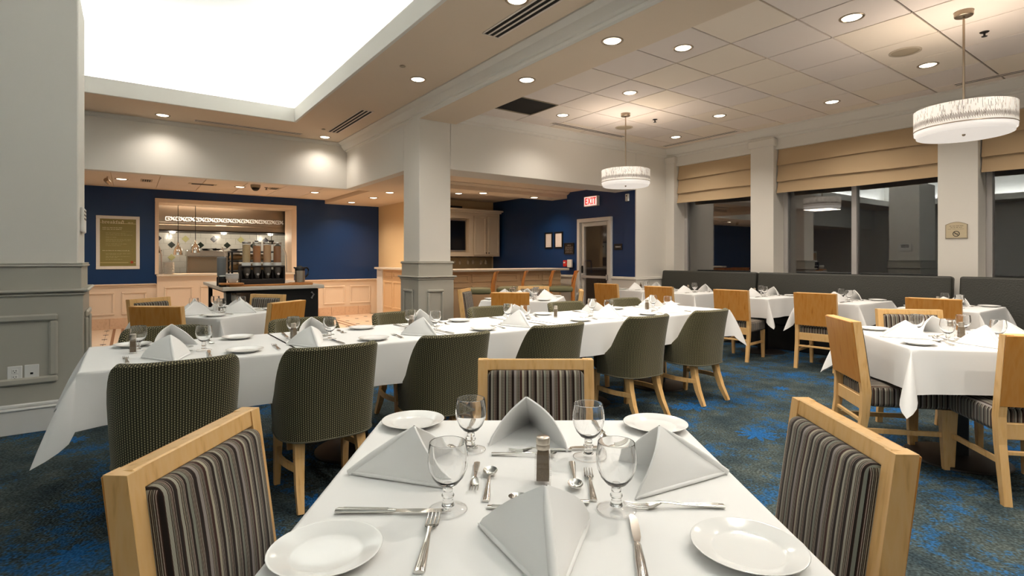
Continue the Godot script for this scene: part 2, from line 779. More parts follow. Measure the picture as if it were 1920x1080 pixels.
func frame_a(mb: MB, a: float, b0: float, b1: float, h0: float, h1: float, w: float, t: float) -> void:   # a raised moulding on a wall that faces the viewer's end of the room
	rb(mb, a - t, a, b0, b1, h1 - w, h1, t * 0.6)
	rb(mb, a - t, a, b0, b1, h0, h0 + w, t * 0.6)
	rb(mb, a - t, a, b0, b0 + w, h0 + w, h1 - w, t * 0.6)
	rb(mb, a - t, a, b1 - w, b1, h0 + w, h1 - w, t * 0.6)


func frame_b(mb: MB, b: float, a0: float, a1: float, h0: float, h1: float, w: float, t: float) -> void:   # the same on a wall across; t < 0 stands out towards smaller b
	for q in [[a0, a1, h1 - w, h1], [a0, a1, h0, h0 + w], [a0, a0 + w, h0 + w, h1 - w], [a1 - w, a1, h0 + w, h1 - w]]:
		rb(mb, q[0], q[1], minf(b, b + t), maxf(b, b + t), q[2], q[3], absf(t) * 0.6)


func run_a(poly: Array, a0: float, a1: float) -> MB:   # profile of (b, h) points drawn out along a
	var mb := MB.new()
	var p := PackedVector2Array()
	for q in poly:
		p.append(Vector2(q[0], q[1]))
	mb.prism(p, -a0, -a1)
	return mb


func run_b(poly: Array, b0: float, b1: float) -> MB:   # profile of (a, h) points drawn out along b
	var mb := MB.new()
	var p := PackedVector2Array()
	for q in poly:
		p.append(Vector2(q[0], q[1]))
	mb.T = Transform3D(Basis(Vector3(0, 0, -1), Vector3(0, 1, 0), Vector3(1, 0, 0)), Vector3.ZERO)
	mb.prism(p, b0, b1)
	return mb


func crown(x: float, s: float, top: float) -> Array:   # stepped crown moulding against a wall at x, standing out by s times its depth
	return [[x, top], [x + 0.13 * s, top], [x + 0.13 * s, top - 0.022], [x + 0.115 * s, top - 0.03], [x + 0.085 * s, top - 0.055], [x + 0.05 * s, top - 0.09], [x + 0.03 * s, top - 0.10], [x + 0.03 * s, top - 0.118], [x + 0.015 * s, top - 0.135], [x, top - 0.14]]


func pier(called: String, a0: float, a1: float, b0: float, b1: float, top: float) -> Node3D:
	var o := sroot(called)
	part("shaft", room_box(a0, a1, b0, b1, 1.2, top, 0.008), M.wall, o)
	part("band", room_box(a0 - 0.02, a1 + 0.02, b0 - 0.02, b1 + 0.02, 1.02, 1.2, 0.004), M.trim, o)
	part("plinth", room_box(a0 - 0.03, a1 + 0.03, b0 - 0.03, b1 + 0.03, 0.0, 1.0, 0.004), M.trim, o)
	var mb := MB.new()
	rb(mb, a0 - 0.035, a1 + 0.035, b0 - 0.035, b1 + 0.035, 1.19, 1.21, 0.008)
	rb(mb, a0 - 0.03, a1 + 0.03, b0 - 0.03, b1 + 0.03, 1.21, 1.222, 0.005)
	part("cap_moulding", mb.mesh(), M.trim, o)
	mb = MB.new()
	rb(mb, a0 - 0.065, a1 + 0.065, b0 - 0.065, b1 + 0.065, 1.005, 1.028, 0.009)
	rb(mb, a0 - 0.045, a1 + 0.045, b0 - 0.045, b1 + 0.045, 0.975, 1.006, 0.012)
	part("ledge_moulding", mb.mesh(), M.trim, o)
	mb = MB.new()
	rb(mb, a0 - 0.045, a1 + 0.045, b0 - 0.045, b1 + 0.045, 0.0, 0.17, 0.004)
	rb(mb, a0 - 0.055, a1 + 0.055, b0 - 0.055, b1 + 0.055, 0.165, 0.187, 0.009)
	rb(mb, a0 - 0.04, a1 + 0.04, b0 - 0.04, b1 + 0.04, 0.185, 0.215, 0.008)
	part("skirting", mb.mesh(), M.skirting, o)
	return o


func shell() -> void:
	# floors
	var mb := MB.new()
	rb(mb, -3.5, 9.2, -8.3, 8.45, -0.1, 0.0)
	rb(mb, 9.2, 10.95, 4.83, 8.45, -0.1, 0.0)
	struct("floor", mb.mesh(), M.carpet)
	# outer walls
	struct("wall_left", room_box(-3.6, 12.2, -8.45, -8.3, -0.1, 4.4), M.wall)
	struct("wall_rear", room_box(-3.65, -3.5, -8.45, 8.6, -0.1, 4.4), M.wall)
	# ceilings: smooth plaster around the cove, then the beam, then the tiled part
	mb = MB.new()
	rb(mb, 8.1, 9.3, -8.3, 3.2, CEIL, CEIL + 0.1)
	rb(mb, -3.5, 8.1, 1.955, 3.1, CEIL, CEIL + 0.1)
	rb(mb, -3.5, -1.6, -8.3, 1.955, CEIL, CEIL + 0.1)
	rb(mb, -1.6, 8.1, -8.3, -6.9, CEIL, CEIL + 0.1)
	struct("ceiling", mb.mesh(), M.ceiling)
	mb = MB.new()
	rb(mb, 8.094, 8.13, -6.93, 1.985, CEIL - 0.004, 3.43, 0.003)
	rb(mb, -1.63, -1.594, -6.93, 1.985, CEIL - 0.004, 3.43, 0.003)
	rb(mb, -1.594, 8.094, 1.949, 1.985, CEIL - 0.004, 3.43, 0.003)
	rb(mb, -1.594, 8.094, -6.93, -6.894, CEIL - 0.004, 3.43, 0.003)
	struct("trim_cove_lip", mb.mesh(), M.wall)
	mb = MB.new()
	rb(mb, 8.43, 8.53, -7.4, 2.4, 3.3, 4.35)
	rb(mb, -2.03, -1.93, -7.4, 2.4, 3.3, 4.35)
	rb(mb, -1.93, 8.43, 2.285, 2.385, 3.3, 4.35)
	rb(mb, -1.93, 8.43, -7.33, -7.23, 3.3, 4.35)
	rb(mb, -2.03, 8.53, -7.4, 2.4, 4.25, 4.36)
	struct("ceiling_cove", mb.mesh(), M.cove)
	struct("ceiling_beam", room_box(-3.5, 6.31, 3.06, 3.6, 3.07, CEIL + 0.1, 0.004), M.ceiling)
	struct("trim_beam_crown", run_a([[3.06, 3.236], [2.90, 3.236], [2.90, 3.222], [2.915, 3.214], [2.96, 3.19], [3.0, 3.13], [3.02, 3.115], [3.02, 3.10], [3.05, 3.09], [3.06, 3.07]], -3.5, 9.15).mesh(), M.wall)
	# header across to the windows and bulkhead round the servery, each with its crown
	struct("wall_header", room_box(6.31, 6.8, 3.52, 7.199, 2.457, CEIL + 0.1, 0.003), M.wall)
	mb = run_b(crown(6.31, -1.0, CEIL), 3.6, 8.0)
	struct("trim_header_crown", mb.mesh(), M.wall)
	mb = MB.new()
	rb(mb, 9.15, 9.3, -8.3, 3.2, 2.457, CEIL + 0.1, 0.003)
	rb(mb, 6.8, 9.15, 3.06, 3.2, 2.457, CEIL + 0.1, 0.003)
	struct("wall_bulkhead", mb.mesh(), M.wall)
	struct("trim_bulkhead", run_b([[9.15, 3.236], [9.10, 3.236], [9.10, 3.22], [9.13, 3.19], [9.15, 3.18]], -8.3, 3.06).mesh(), M.wall)
	# pier at the left with its panel mouldings, and the column under the beam
	var p := pier("column", 5.18, 5.88, -1.5, -0.306, 3.3)
	mb = MB.new()
	frame_a(mb, 5.15, -1.2, -0.42, 0.35, 0.85, 0.05, 0.025)
	frame_b(mb, -0.276, 5.28, 5.74, 0.35, 0.85, 0.05, 0.025)
	part("panel_moulding", mb.mesh(), M.trim, p)
	p = pier("column", 6.31, 6.8, 3.06, 3.52, 3.3)
	mb = MB.new()
	frame_a(mb, 6.28, 3.155, 3.395, 0.3, 0.85, 0.035, 0.022)
	frame_b(mb, 3.03, 6.42, 6.72, 0.3, 0.85, 0.035, -0.022)
	part("panel_moulding", mb.mesh(), M.trim, p)
	# tiled ceiling: a dark void above, tiles hung under it with open joints
	var tiled := struct("ceiling_tiled", room_box(-3.5, 6.31, 3.6, 8.45, 3.262, CEIL + 0.1), M.void)
	var na := 0
	var shapes := {}
	var al: Array[float] = [6.3]
	for k in 16:
		al.append(5.846 - 0.605 * k)
	al.append(-3.5)
	var bl: Array[float] = [3.6]
	for j in 7:
		bl.append(3.893 + 0.62 * j)
	bl.append(8.0)
	for i in al.size() - 1:
		for j in bl.size() - 1:
			if i == 1 and j == 1:
				continue   # the open cell
			var key := Vector2i(roundi((al[i] - al[i + 1]) * 1000), roundi((bl[j + 1] - bl[j]) * 1000))
			if not shapes.has(key):
				var t := MB.new()
				t.box(Vector3.ZERO, Vector3(bl[j + 1] - bl[j] - 0.014, 0.02, al[i] - al[i + 1] - 0.014), 0.003)
				shapes[key] = t.mesh()
			piece("ceiling_tile", na, shapes[key], M.tile[rng.randi() % 3], tiled, W((al[i] + al[i + 1]) / 2, (bl[j] + bl[j + 1]) / 2, CEIL + 0.01))
			na += 1


# ---------------------------------------------------------------- the tiled servery nook on the left
func nook() -> void:
	struct("floor", room_box(9.2, 14.2, -8.3, 4.9, -0.1, -0.008), M.grout)
	var fl := sroot("floor_tiles")
	var t := MB.new()
	t.box(Vector3.ZERO, Vector3(0.294, 0.012, 0.294), 0.002)
	var tm := t.mesh()
	t = MB.new()
	t.box(Vector3.ZERO, Vector3(0.07, 0.014, 0.07), 0.001)
	var im := t.mesh()
	var k := 0
	for i in 9:
		for j in 20:
			piece("floor_tile", k, tm, M.floor_tile, fl, W(9.36 + 0.3 * i, -1.35 + 0.3 * j, -0.005))
			k += 1
	k = 0
	for i in 8:
		for j in 19:
			if (i + j) % 2 == 0:
				piece("inset_tile", k, im, M.dark, fl, W(9.51 + 0.3 * i, -1.2 + 0.3 * j, -0.005))
				k += 1
	k = 0
	for b in [-0.14, 3.42]:
		for s in [-0.06, 0.06]:
			piece("mosaic_strip", k, room_box(9.22, 11.85, b + s - 0.02, b + s + 0.02, -0.006, 0.004), M.mosaic, fl)
			k += 1
	# the navy wall with its pass-through
	var mb := MB.new()
	rb(mb, 11.9, 12.1, -8.3, 0.43, 0.0, 2.7)
	rb(mb, 11.9, 12.1, 2.83, 4.83, 0.0, 2.7)
	rb(mb, 11.9, 12.1, 0.43, 2.83, 2.35, 2.7)
	struct("wall_servery", mb.mesh(), M.navy)
	var wn := sroot("wall_wainscot")
	mb = MB.new()
	rb(mb, 11.87, 11.9, -8.3, 4.73, 0.0, 0.79)
	rb(mb, 11.80, 12.1, 0.43, 2.83, 0.0, 0.93)
	part("boarding", mb.mesh(), M.cream, wn)
	mb = MB.new()
	for q in [[-8.3, 0.42], [2.84, 4.73]]:
		rb(mb, 11.82, 11.9, q[0], q[1], 0.775, 0.80, 0.01)
		rb(mb, 11.85, 11.9, q[0], q[1], 0.74, 0.776, 0.008)
	part("chair_rail", mb.mesh(), M.cream, wn)
	mb = MB.new()
	for q in [[-0.62, -0.2], [-0.1, 0.27], [2.92, 3.36], [3.46, 3.93], [4.04, 4.52]]:
		frame_a(mb, 11.87, q[0], q[1], 0.25, 0.66, 0.035, 0.02)
	for q in [[0.54, 1.0], [1.12, 1.58], [1.7, 2.16], [2.27, 2.73]]:
		frame_a(mb, 11.80, q[0], q[1], 0.25, 0.74, 0.035, 0.02)
	part("panel_moulding", mb.mesh(), M.cream, wn)
	t = MB.new()
	t.box(Vector3.ZERO, Vector3(0.295, 0.19, 0.016), 0.003)
	tm = t.mesh()
	var bb := sroot("baseboard_servery")
	for i in 18:
		var front: bool = i >= 6 and i < 14
		piece("base_tile", i, tm, M.base_tile, bb, W(11.86 if not front else 11.79, -0.72 + 0.3 * i, 0.096))
	# the lined opening
	mb = MB.new()
	rb(mb, 11.86, 12.45, 0.40, 0.46, 0.966, 2.30, 0.006)
	rb(mb, 11.86, 12.45, 2.80, 2.90, 0.966, 2.30, 0.006)
	rb(mb, 11.86, 12.45, 0.40, 2.90, 2.30, 2.38, 0.006)
	struct("trim_opening", mb.mesh(), M.cream)
	struct("trim_sill", room_box(11.72, 12.5, 0.42, 2.86, 0.93, 0.965, 0.006), M.stone)
	# lower ceilings
	mb = MB.new()
	rb(mb, 9.25, 12.0, -8.3, 3.5, 2.54, 2.75)
	struct("ceiling_servery", mb.mesh(), M.ceiling)
	mb = MB.new()
	rb(mb, 9.2, 12.0, 3.5, 4.83, 2.46, 2.75, 0.003)
	rb(mb, 6.8, 9.2, 3.19, 3.9, 2.46, 2.75, 0.003)
	rb(mb, 8.58, 9.2, 3.9, 4.83, 2.46, 2.75, 0.003)
	struct("ceiling_soffit", mb.mesh(), M.ceiling)
	# grid joints pressed into the servery ceiling are the gaps between its panels
	var grid := sroot("ceiling_servery_panels")
	k = 0
	for i in 3:
		for j in 9:
			t = MB.new()
			t.box(Vector3.ZERO, Vector3(0.605, 0.012, 0.72), 0.003)
			piece("ceiling_panel", k, t.mesh(), M.tile[k % 3], grid, W(9.75 + 0.73 * i, -1.75 + 0.615 * j, 2.533))
			k += 1
	# kitchen shell behind the opening
	mb = MB.new()
	rb(mb, 13.8, 13.9, -0.6, 4.2, 0.0, 2.8)
	rb(mb, 12.1, 13.9, -0.7, -0.6, 0.0, 2.8)
	rb(mb, 12.1, 13.9, 4.1, 4.2, 0.0, 2.8)
	struct("wall_kitchen", mb.mesh(), M.grout)
	struct("ceiling_kitchen", room_box(12.0, 13.9, -0.7, 4.2, 2.7, 2.8), M.ceiling)


# ---------------------------------------------------------------- the bar nook behind the header
func bar_nook() -> void:
	struct("wall_bar_side", room_box(9.6, 11.9, 4.73, 4.83, 0.0, 2.75), M.buff)
	struct("wall_bar", room_box(10.8, 10.95, 4.83, 7.3, 0.0, 2.8), M.buff)
	var mb := MB.new()
	rb(mb, 6.33, 6.87, 7.2, 7.24, 0.0, 2.75)
	rb(mb, 6.87, 7.76, 7.2, 7.3, 2.03, 2.75)
	rb(mb, 7.76, 10.8, 7.2, 7.3, 0.0, 2.75)
	struct("wall_door_side", mb.mesh(), M.navy)
	struct("wall_corner", room_box(6.31, 6.86, 7.203, 8.45, 0.0, CEIL + 0.1), M.wall)
	mb = MB.new()
	rb(mb, 6.28, 6.31, 7.17, 8.0, 0.0, 0.89)
	rb(mb, 6.31, 6.86, 7.17, 7.2, 0.0, 0.89)
	rb(mb, 7.78, 10.8, 7.17, 7.2, 0.0, 0.89)
	struct("wall_dado", mb.mesh(), M.wall)
	mb = MB.new()
	for q in [[0.885, 0.915, 0.05], [0.915, 0.935, 0.035]]:
		rb(mb, 6.31 - q[2], 6.31, 7.2 - q[2], 8.0, q[0], q[1], 0.008)
		rb(mb, 6.31, 6.86, 7.2 - q[2], 7.2, q[0], q[1], 0.008)
		rb(mb, 7.78, 10.8, 7.2 - q[2], 7.2, q[0], q[1], 0.008)
	struct("trim_chair_rail", mb.mesh(), M.wall)
	# ceilings, and the lowered canopy over the bar
	mb = MB.new()
	rb(mb, 6.8, 8.2, 3.9, 7.3, 2.59, 2.75)
	rb(mb, 8.5, 10.9, 4.83, 7.3, 2.62, 2.75)
	struct("ceiling_bar", mb.mesh(), M.ceiling)
	struct("ceiling_canopy", room_box(8.11, 8.58, 3.9, 7.2, 2.47, 2.75, 0.003), M.ceiling)
	struct("trim_canopy", run_b([[8.11, 2.59], [8.03, 2.59], [8.03, 2.575], [8.06, 2.56], [8.08, 2.545], [8.11, 2.54]], 3.9, 7.2).mesh(), M.ceiling)
	# terrace door
	var d := sroot("door_1")
	mb = MB.new()
	rb(mb, 6.86, 6.93, 7.15, 7.34, 0.0, 1.96, 0.004)
	rb(mb, 7.70, 7.77, 7.15, 7.34, 0.0, 1.96, 0.004)
	rb(mb, 6.86, 7.77, 7.15, 7.34, 1.96, 2.03, 0.004)
	part("door_frame", mb.mesh(), M.skirting, d)
	mb = MB.new()
	rb(mb, 6.935, 7.01, 7.2, 7.25, 0.02, 1.955, 0.004)
	rb(mb, 7.62, 7.695, 7.2, 7.25, 0.02, 1.955, 0.004)
	rb(mb, 7.01, 7.62, 7.2, 7.25, 1.88, 1.955, 0.004)
	rb(mb, 7.01, 7.62, 7.2, 7.25, 0.02, 0.25, 0.004)
	part("door_leaf", mb.mesh(), M.skirting, d)
	part("glass_pane", room_box(7.01, 7.62, 7.22, 7.226, 0.25, 1.88), M.door_pane, d)
	mb = MB.new()
	mb.bar(W(7.65, 7.17, 0.91), W(6.98, 7.17, 0.91), 0.045, 0.03, -1, -1, Vector3.UP)
	rb(mb, 7.63, 7.67, 7.16, 7.21, 0.86, 0.96, 0.005)
	rb(mb, 6.96, 7.0, 7.16, 7.21, 0.86, 0.96, 0.005)
	part("push_bar", mb.mesh(), M.alu, d)
	mb = MB.new()
	mb.tube([W(7.58, 7.21, 1.22), W(7.56, 7.15, 1.22), W(7.54, 7.13, 1.21), W(7.535, 7.13, 1.18), W(7.535, 7.13, 0.98)], [0.014], 8)
	part("pull_handle", mb.mesh(), M.alu, d)
	part("lock_plate", room_box(7.635, 7.68, 7.185, 7.2, 0.98, 1.12, 0.003), M.black, d)
	# outside the door: terrace slab and a bare planting bed wall, lost in the dark
	struct("floor_terrace", room_box(6.9, 10.0, 7.35, 10.5, -0.1, -0.02), M.void)


# ---------------------------------------------------------------- the window wall
func glazing(w: Node3D, a0: float, a1: float) -> void:   # a sealed double pane
	part("pane", room_box(a0, a1, 8.34, 8.345, 0.95, 2.86), M.pane, w)
	part("pane", room_box(a0, a1, 8.359, 8.364, 0.95, 2.86), M.pane, w)


func window_wall() -> void:
	var mb := MB.new()
	rb(mb, -3.5, 6.31, 8.06, 8.45, -0.1, 0.9)
	rb(mb, -3.5, 6.31, 8.06, 8.45, 2.93, CEIL + 0.1)
	struct("wall_right", mb.mesh(), M.wall)
	struct("trim_window_crown", run_a(crown(8.06, -1.65, CEIL), -3.5, 6.31).mesh(), M.wall)
	var edges := [[6.12, 6.31], [4.29, 4.66], [1.872, 2.253], [-0.55, -0.17], [-2.95, -2.57]]
	for i in edges.size():
		var q: Array = edges[i]
		var p := sroot("column_window")
		part("shaft", room_box(q[0], q[1], 8.0, 8.45, 0.0, 3.12, 0.004), M.wall, p)
		mb = MB.new()
		rb(mb, q[0] - 0.03, q[1] + 0.03, 7.97, 8.12, 2.985, 3.10, 0.012)
		part("capital", mb.mesh(), M.wall, p)
	var gaps := [[4.66, 6.12], [2.253, 4.29], [-0.17, 1.872], [-2.57, -0.55]]
	for i in gaps.size():
		var q: Array = gaps[i]
		var w := sroot("window_%d" % (i + 1))
		mb = MB.new()
		rb(mb, q[0], q[0] + 0.06, 8.30, 8.40, 0.95, 2.86, 0.004)
		rb(mb, q[1] - 0.06, q[1], 8.30, 8.40, 0.95, 2.86, 0.004)
		rb(mb, q[0], q[1], 8.30, 8.40, 0.9, 0.95, 0.004)
		rb(mb, q[0], q[1], 8.30, 8.40, 2.86, 2.93, 0.004)
		part("window_frame", mb.mesh(), M.alu, w)
		if i == 0:
			glazing(w, q[0] + 0.06, q[1] - 0.06)
			continue
		var m: float = 3.26 if i == 1 else (q[0] + q[1]) / 2
		part("mullion", room_box(m, m + 0.065, 8.29, 8.40, 0.95, 2.86, 0.004), M.alu, w)
		glazing(w, q[0] + 0.06, m)
		glazing(w, m + 0.065, q[1] - 0.06)
	var where := ["over the narrow window nearest the light corner wall", "over the wide window with the mullion in view", "over the window at the right edge of the view", "over the last window beyond the view"]
	for i in gaps.size():
		var q: Array = gaps[i]
		var t := thing("roman_blind", "tan roman blind in three folds " + where[i], "blind", W((q[0] + q[1]) / 2, 8.12, 2.25), 0.0, "tan roman blinds")
		var half: float = (q[1] - q[0]) / 2 - 0.012
		var lv := [[0.675, 0.44, 0.0], [0.45, 0.185, 0.012], [0.2, 0.005, 0.024]]
		for k in 3:
			mb = MB.new()
			for face in 2:
				var rows := []
				for j in 7:
					var f := j / 6.0
					var row := []
					for s in 25:
						var z := lerpf(-half, half, s / 24.0)
						var sag := 0.006 * sin(z * 3.1 + k * 1.7 + i) * f
						var x: float = -0.006 * k - 0.042 * f * f + 0.003 * sin(z * 4.0 + k + i) * f
						row.append(Vector3(x + 0.014 * face, lerpf(lv[k][0], lv[k][1], f) + sag, z))
					rows.append(row)
				mb.sheet(rows, face == 0)
			part("fold", mb.mesh(), M.blind, t)
		mb = MB.new()
		mb.box(Vector3(0.012, 0.67, 0), Vector3(0.03, 0.03, half * 2), 0.003)
		part("head_rail", mb.mesh(), M.blind, t)
	# banquette in three lengths
	var lens := [[4.46, 6.24, "charcoal leather banquette length against the light corner wall"], [2.06, 4.44, "charcoal leather banquette length under the wide mullioned window"], [-0.55, 2.0, "charcoal leather banquette length at the right edge of the view"]]
	for q in lens:
		var l: float = q[1] - q[0]
		var t := thing("banquette", q[2], "banquette", W((q[0] + q[1]) / 2, 7.98, 0), -PI / 2, "banquette lengths under the windows")
		# local x runs along the wall, +z towards the room
		mb = MB.new()
		mb.rbox(Vector3(0, 0.40, 0.42), Vector3(l - 0.004, 0.13, 0.52), 0.035, Vector3(0, 0.012, 0))
		part("seat", mb.mesh(), M.leather, t)
		mb = MB.new()
		mb.T = Transform3D(Basis(Vector3.RIGHT, -0.13), Vector3(0, 0.44, 0.185))
		mb.rbox(Vector3(0, 0.295, 0), Vector3(l - 0.004, 0.63, 0.11), 0.03, Vector3(0, 0, 0.01))
		part("backrest", mb.mesh(), M.leather, t)
		mb = MB.new()
		mb.box(Vector3(0, 0.165, 0.36), Vector3(l - 0.02, 0.33, 0.58), 0.005)
		part("base", mb.mesh(), M.black, t)


# ---------------------------------------------------------------- ceiling fittings
func downlight(a: float, b: float, h: float, label: String, group: String, e := 1.0, tint := WARM) -> void:
	var r := 0.075
	var t := thing("downlight", label, "ceiling light", W(a, b, h), 0.0, group)
	var mb := MB.new()
	mb.lathe([[r + 0.018, 0.002], [r + 0.018, -0.003], [r + 0.012, -0.007], [r + 0.002, -0.006], [r - 0.002, 0.002], [r - 0.006, 0.006]], 28)
	part("trim_ring", mb.mesh(), M.nickel, t)
	mb = MB.new()
	mb.lathe([[0.0, -0.012], [r * 0.5, -0.0105], [r * 0.85, -0.005], [r, 0.002], [0.0, 0.004]], 24)
	part("lamp_lens", mb.mesh(), M.glow, t)
	var l := SpotLight3D.new()
	l.name = "downlight_spot"
	l.rotation.x = -PI / 2
	l.position.y = -0.02
	l.light_energy = SPOT_E * e
	l.light_color = tint
	l.spot_angle = 72.0
	l.spot_angle_attenuation = 0.9
	l.spot_range = 12.0
	l.spot_attenuation = 2.0
	l.light_size = r * 0.8
	l.shadow_enabled = true
	t.add_child(l)


func slots(called: String, label: String, a: float, b: float, length: float, along_a: bool, count: int, h: float, pitch := 0.055) -> void:
	var t := thing(called, label, "air vent", W(a, b, h), PI / 2 if along_a else 0.0, "slot air diffusers in the ceiling")
	var w := pitch * count
	var mb := MB.new()
	mb.box(Vector3(0, 0.0, 0), Vector3(length, 0.004, w), 0.001)
	part("backing", mb.mesh(), M.void, t)
	mb = MB.new()
	for k in count + 1:
		mb.box(Vector3(0, -0.0025, -w / 2 + pitch * k), Vector3(length - 0.013, 0.005, pitch * 0.36), 0.001)
	for s in [-1, 1]:
		mb.box(Vector3(s * length / 2, -0.004, 0), Vector3(0.012, 0.008, w + 0.01), 0.002)
	part("louvre", mb.mesh(), M.tile[0] if h > 3 else M.ceiling, t)


func sprinkler(a: float, b: float, h: float, label: String) -> void:
	var t := thing("sprinkler", label, "sprinkler", W(a, b, h), 0.0, "fire sprinklers")
	var mb := MB.new()
	mb.lathe([[0.0, -0.006], [0.03, -0.006], [0.035, 0.0], [0.0, 0.001]], 16)
	part("rosette", mb.mesh(), M.dark, t)
	mb = MB.new()
	mb.tube([Vector3(0, 0, 0), Vector3(0, -0.035, 0)], [0.008], 8)
	mb.lathe([[0.0, -0.042], [0.02, -0.042], [0.022, -0.038], [0.0, -0.036]], 12)
	part("nozzle", mb.mesh(), M.dark, t)


func speaker(a: float, b: float, label: String) -> void:
	var t := thing("ceiling_speaker", label, "speaker", W(a, b, CEIL), 0.0, "round ceiling speakers")
	var mb := MB.new()
	mb.lathe([[0.13, 0.001], [0.13, -0.006], [0.12, -0.01], [0.112, -0.006]], 32)
	part("rim", mb.mesh(), M.ring, t)
	mb = MB.new()
	mb.lathe([[0.0, -0.009], [0.07, -0.008], [0.112, -0.004], [0.115, 0.0], [0.0, 0.001]], 32)
	part("grille", mb.mesh(), M.mesh_grille, t)


func pendant(a: float, b: float, label: String) -> void:
	var t := thing("pendant_lamp", label, "pendant lamp", W(a, b, 2.24), 0.0, "drum pendant lamps")
	# local heights run from the bottom of the lamp (0) to the ceiling (0.996)
	var mb := MB.new()
	mb.lathe([[0.0, 0.955], [0.058, 0.956], [0.062, 0.962], [0.062, 0.992], [0.066, 0.996], [0.0, 0.997]], 28)
	part("canopy", mb.mesh(), M.nickel, t)
	mb = MB.new()
	mb.tube([Vector3(0, 0.96, 0), Vector3(0, 0.1, 0)], [0.0085], 12)
	part("rod", mb.mesh(), M.nickel, t)
	mb = MB.new()
	mb.lathe([[0.325, 0.062], [0.325, 0.218], [0.322, 0.22], [0.319, 0.218], [0.319, 0.062], [0.322, 0.06], [0.325, 0.062]], 72)
	part("patterned_shade", mb.mesh(), M.shade_pattern, t)
	mb = MB.new()
	mb.lathe([[0.322, 0.028], [0.324, 0.06], [0.318, 0.062], [0.316, 0.03], [0.322, 0.028]], 64)
	part("white_band", mb.mesh(), M.shade_white, t)
	mb = MB.new()
	mb.lathe([[0.0, 0.012], [0.28, 0.012], [0.296, 0.004], [0.302, 0.0], [0.308, 0.003], [0.309, 0.03], [0.316, 0.032]], 64)
	part("diffuser", mb.mesh(), M.shade_white, t)
	mb = MB.new()
	mb.lathe([[0.0, -0.004], [0.008, -0.002], [0.012, 0.006], [0.012, 0.014]], 12)
	part("finial", mb.mesh(), M.nickel, t)
	mb = MB.new()
	for k in 3:
		mb.tube([Vector3(0, 0.2, 0), Vector3(sin(k * TAU / 3), 0, cos(k * TAU / 3)) * 0.32 + Vector3(0, 0.2, 0)], [0.004], 6)
	part("spider", mb.mesh(), M.nickel, t)
	mb = MB.new()
	mb.lathe([[0.326, 0.054], [0.328, 0.058], [0.326, 0.062], [0.322, 0.058], [0.326, 0.054]], 64)
	part("shade_ring", mb.mesh(), M.nickel, t)
	for k in 2:   # the bowl below and the open top of the drum
		var l := AreaLight3D.new()
		l.name = "lamp_below" if k == 0 else "lamp_above"
		l.position.y = -0.012 if k == 0 else 0.225
		l.rotation.x = -PI / 2 if k == 0 else PI / 2
		l.area_size = Vector2(0.5, 0.5)
		l.light_energy = 0.55 if k == 0 else 0.5
		l.light_color = Color(1.0, 0.94, 0.87)
		l.area_range = 10.0
		l.area_attenuation = 2.0
		l.shadow_enabled = true
		t.add_child(l)


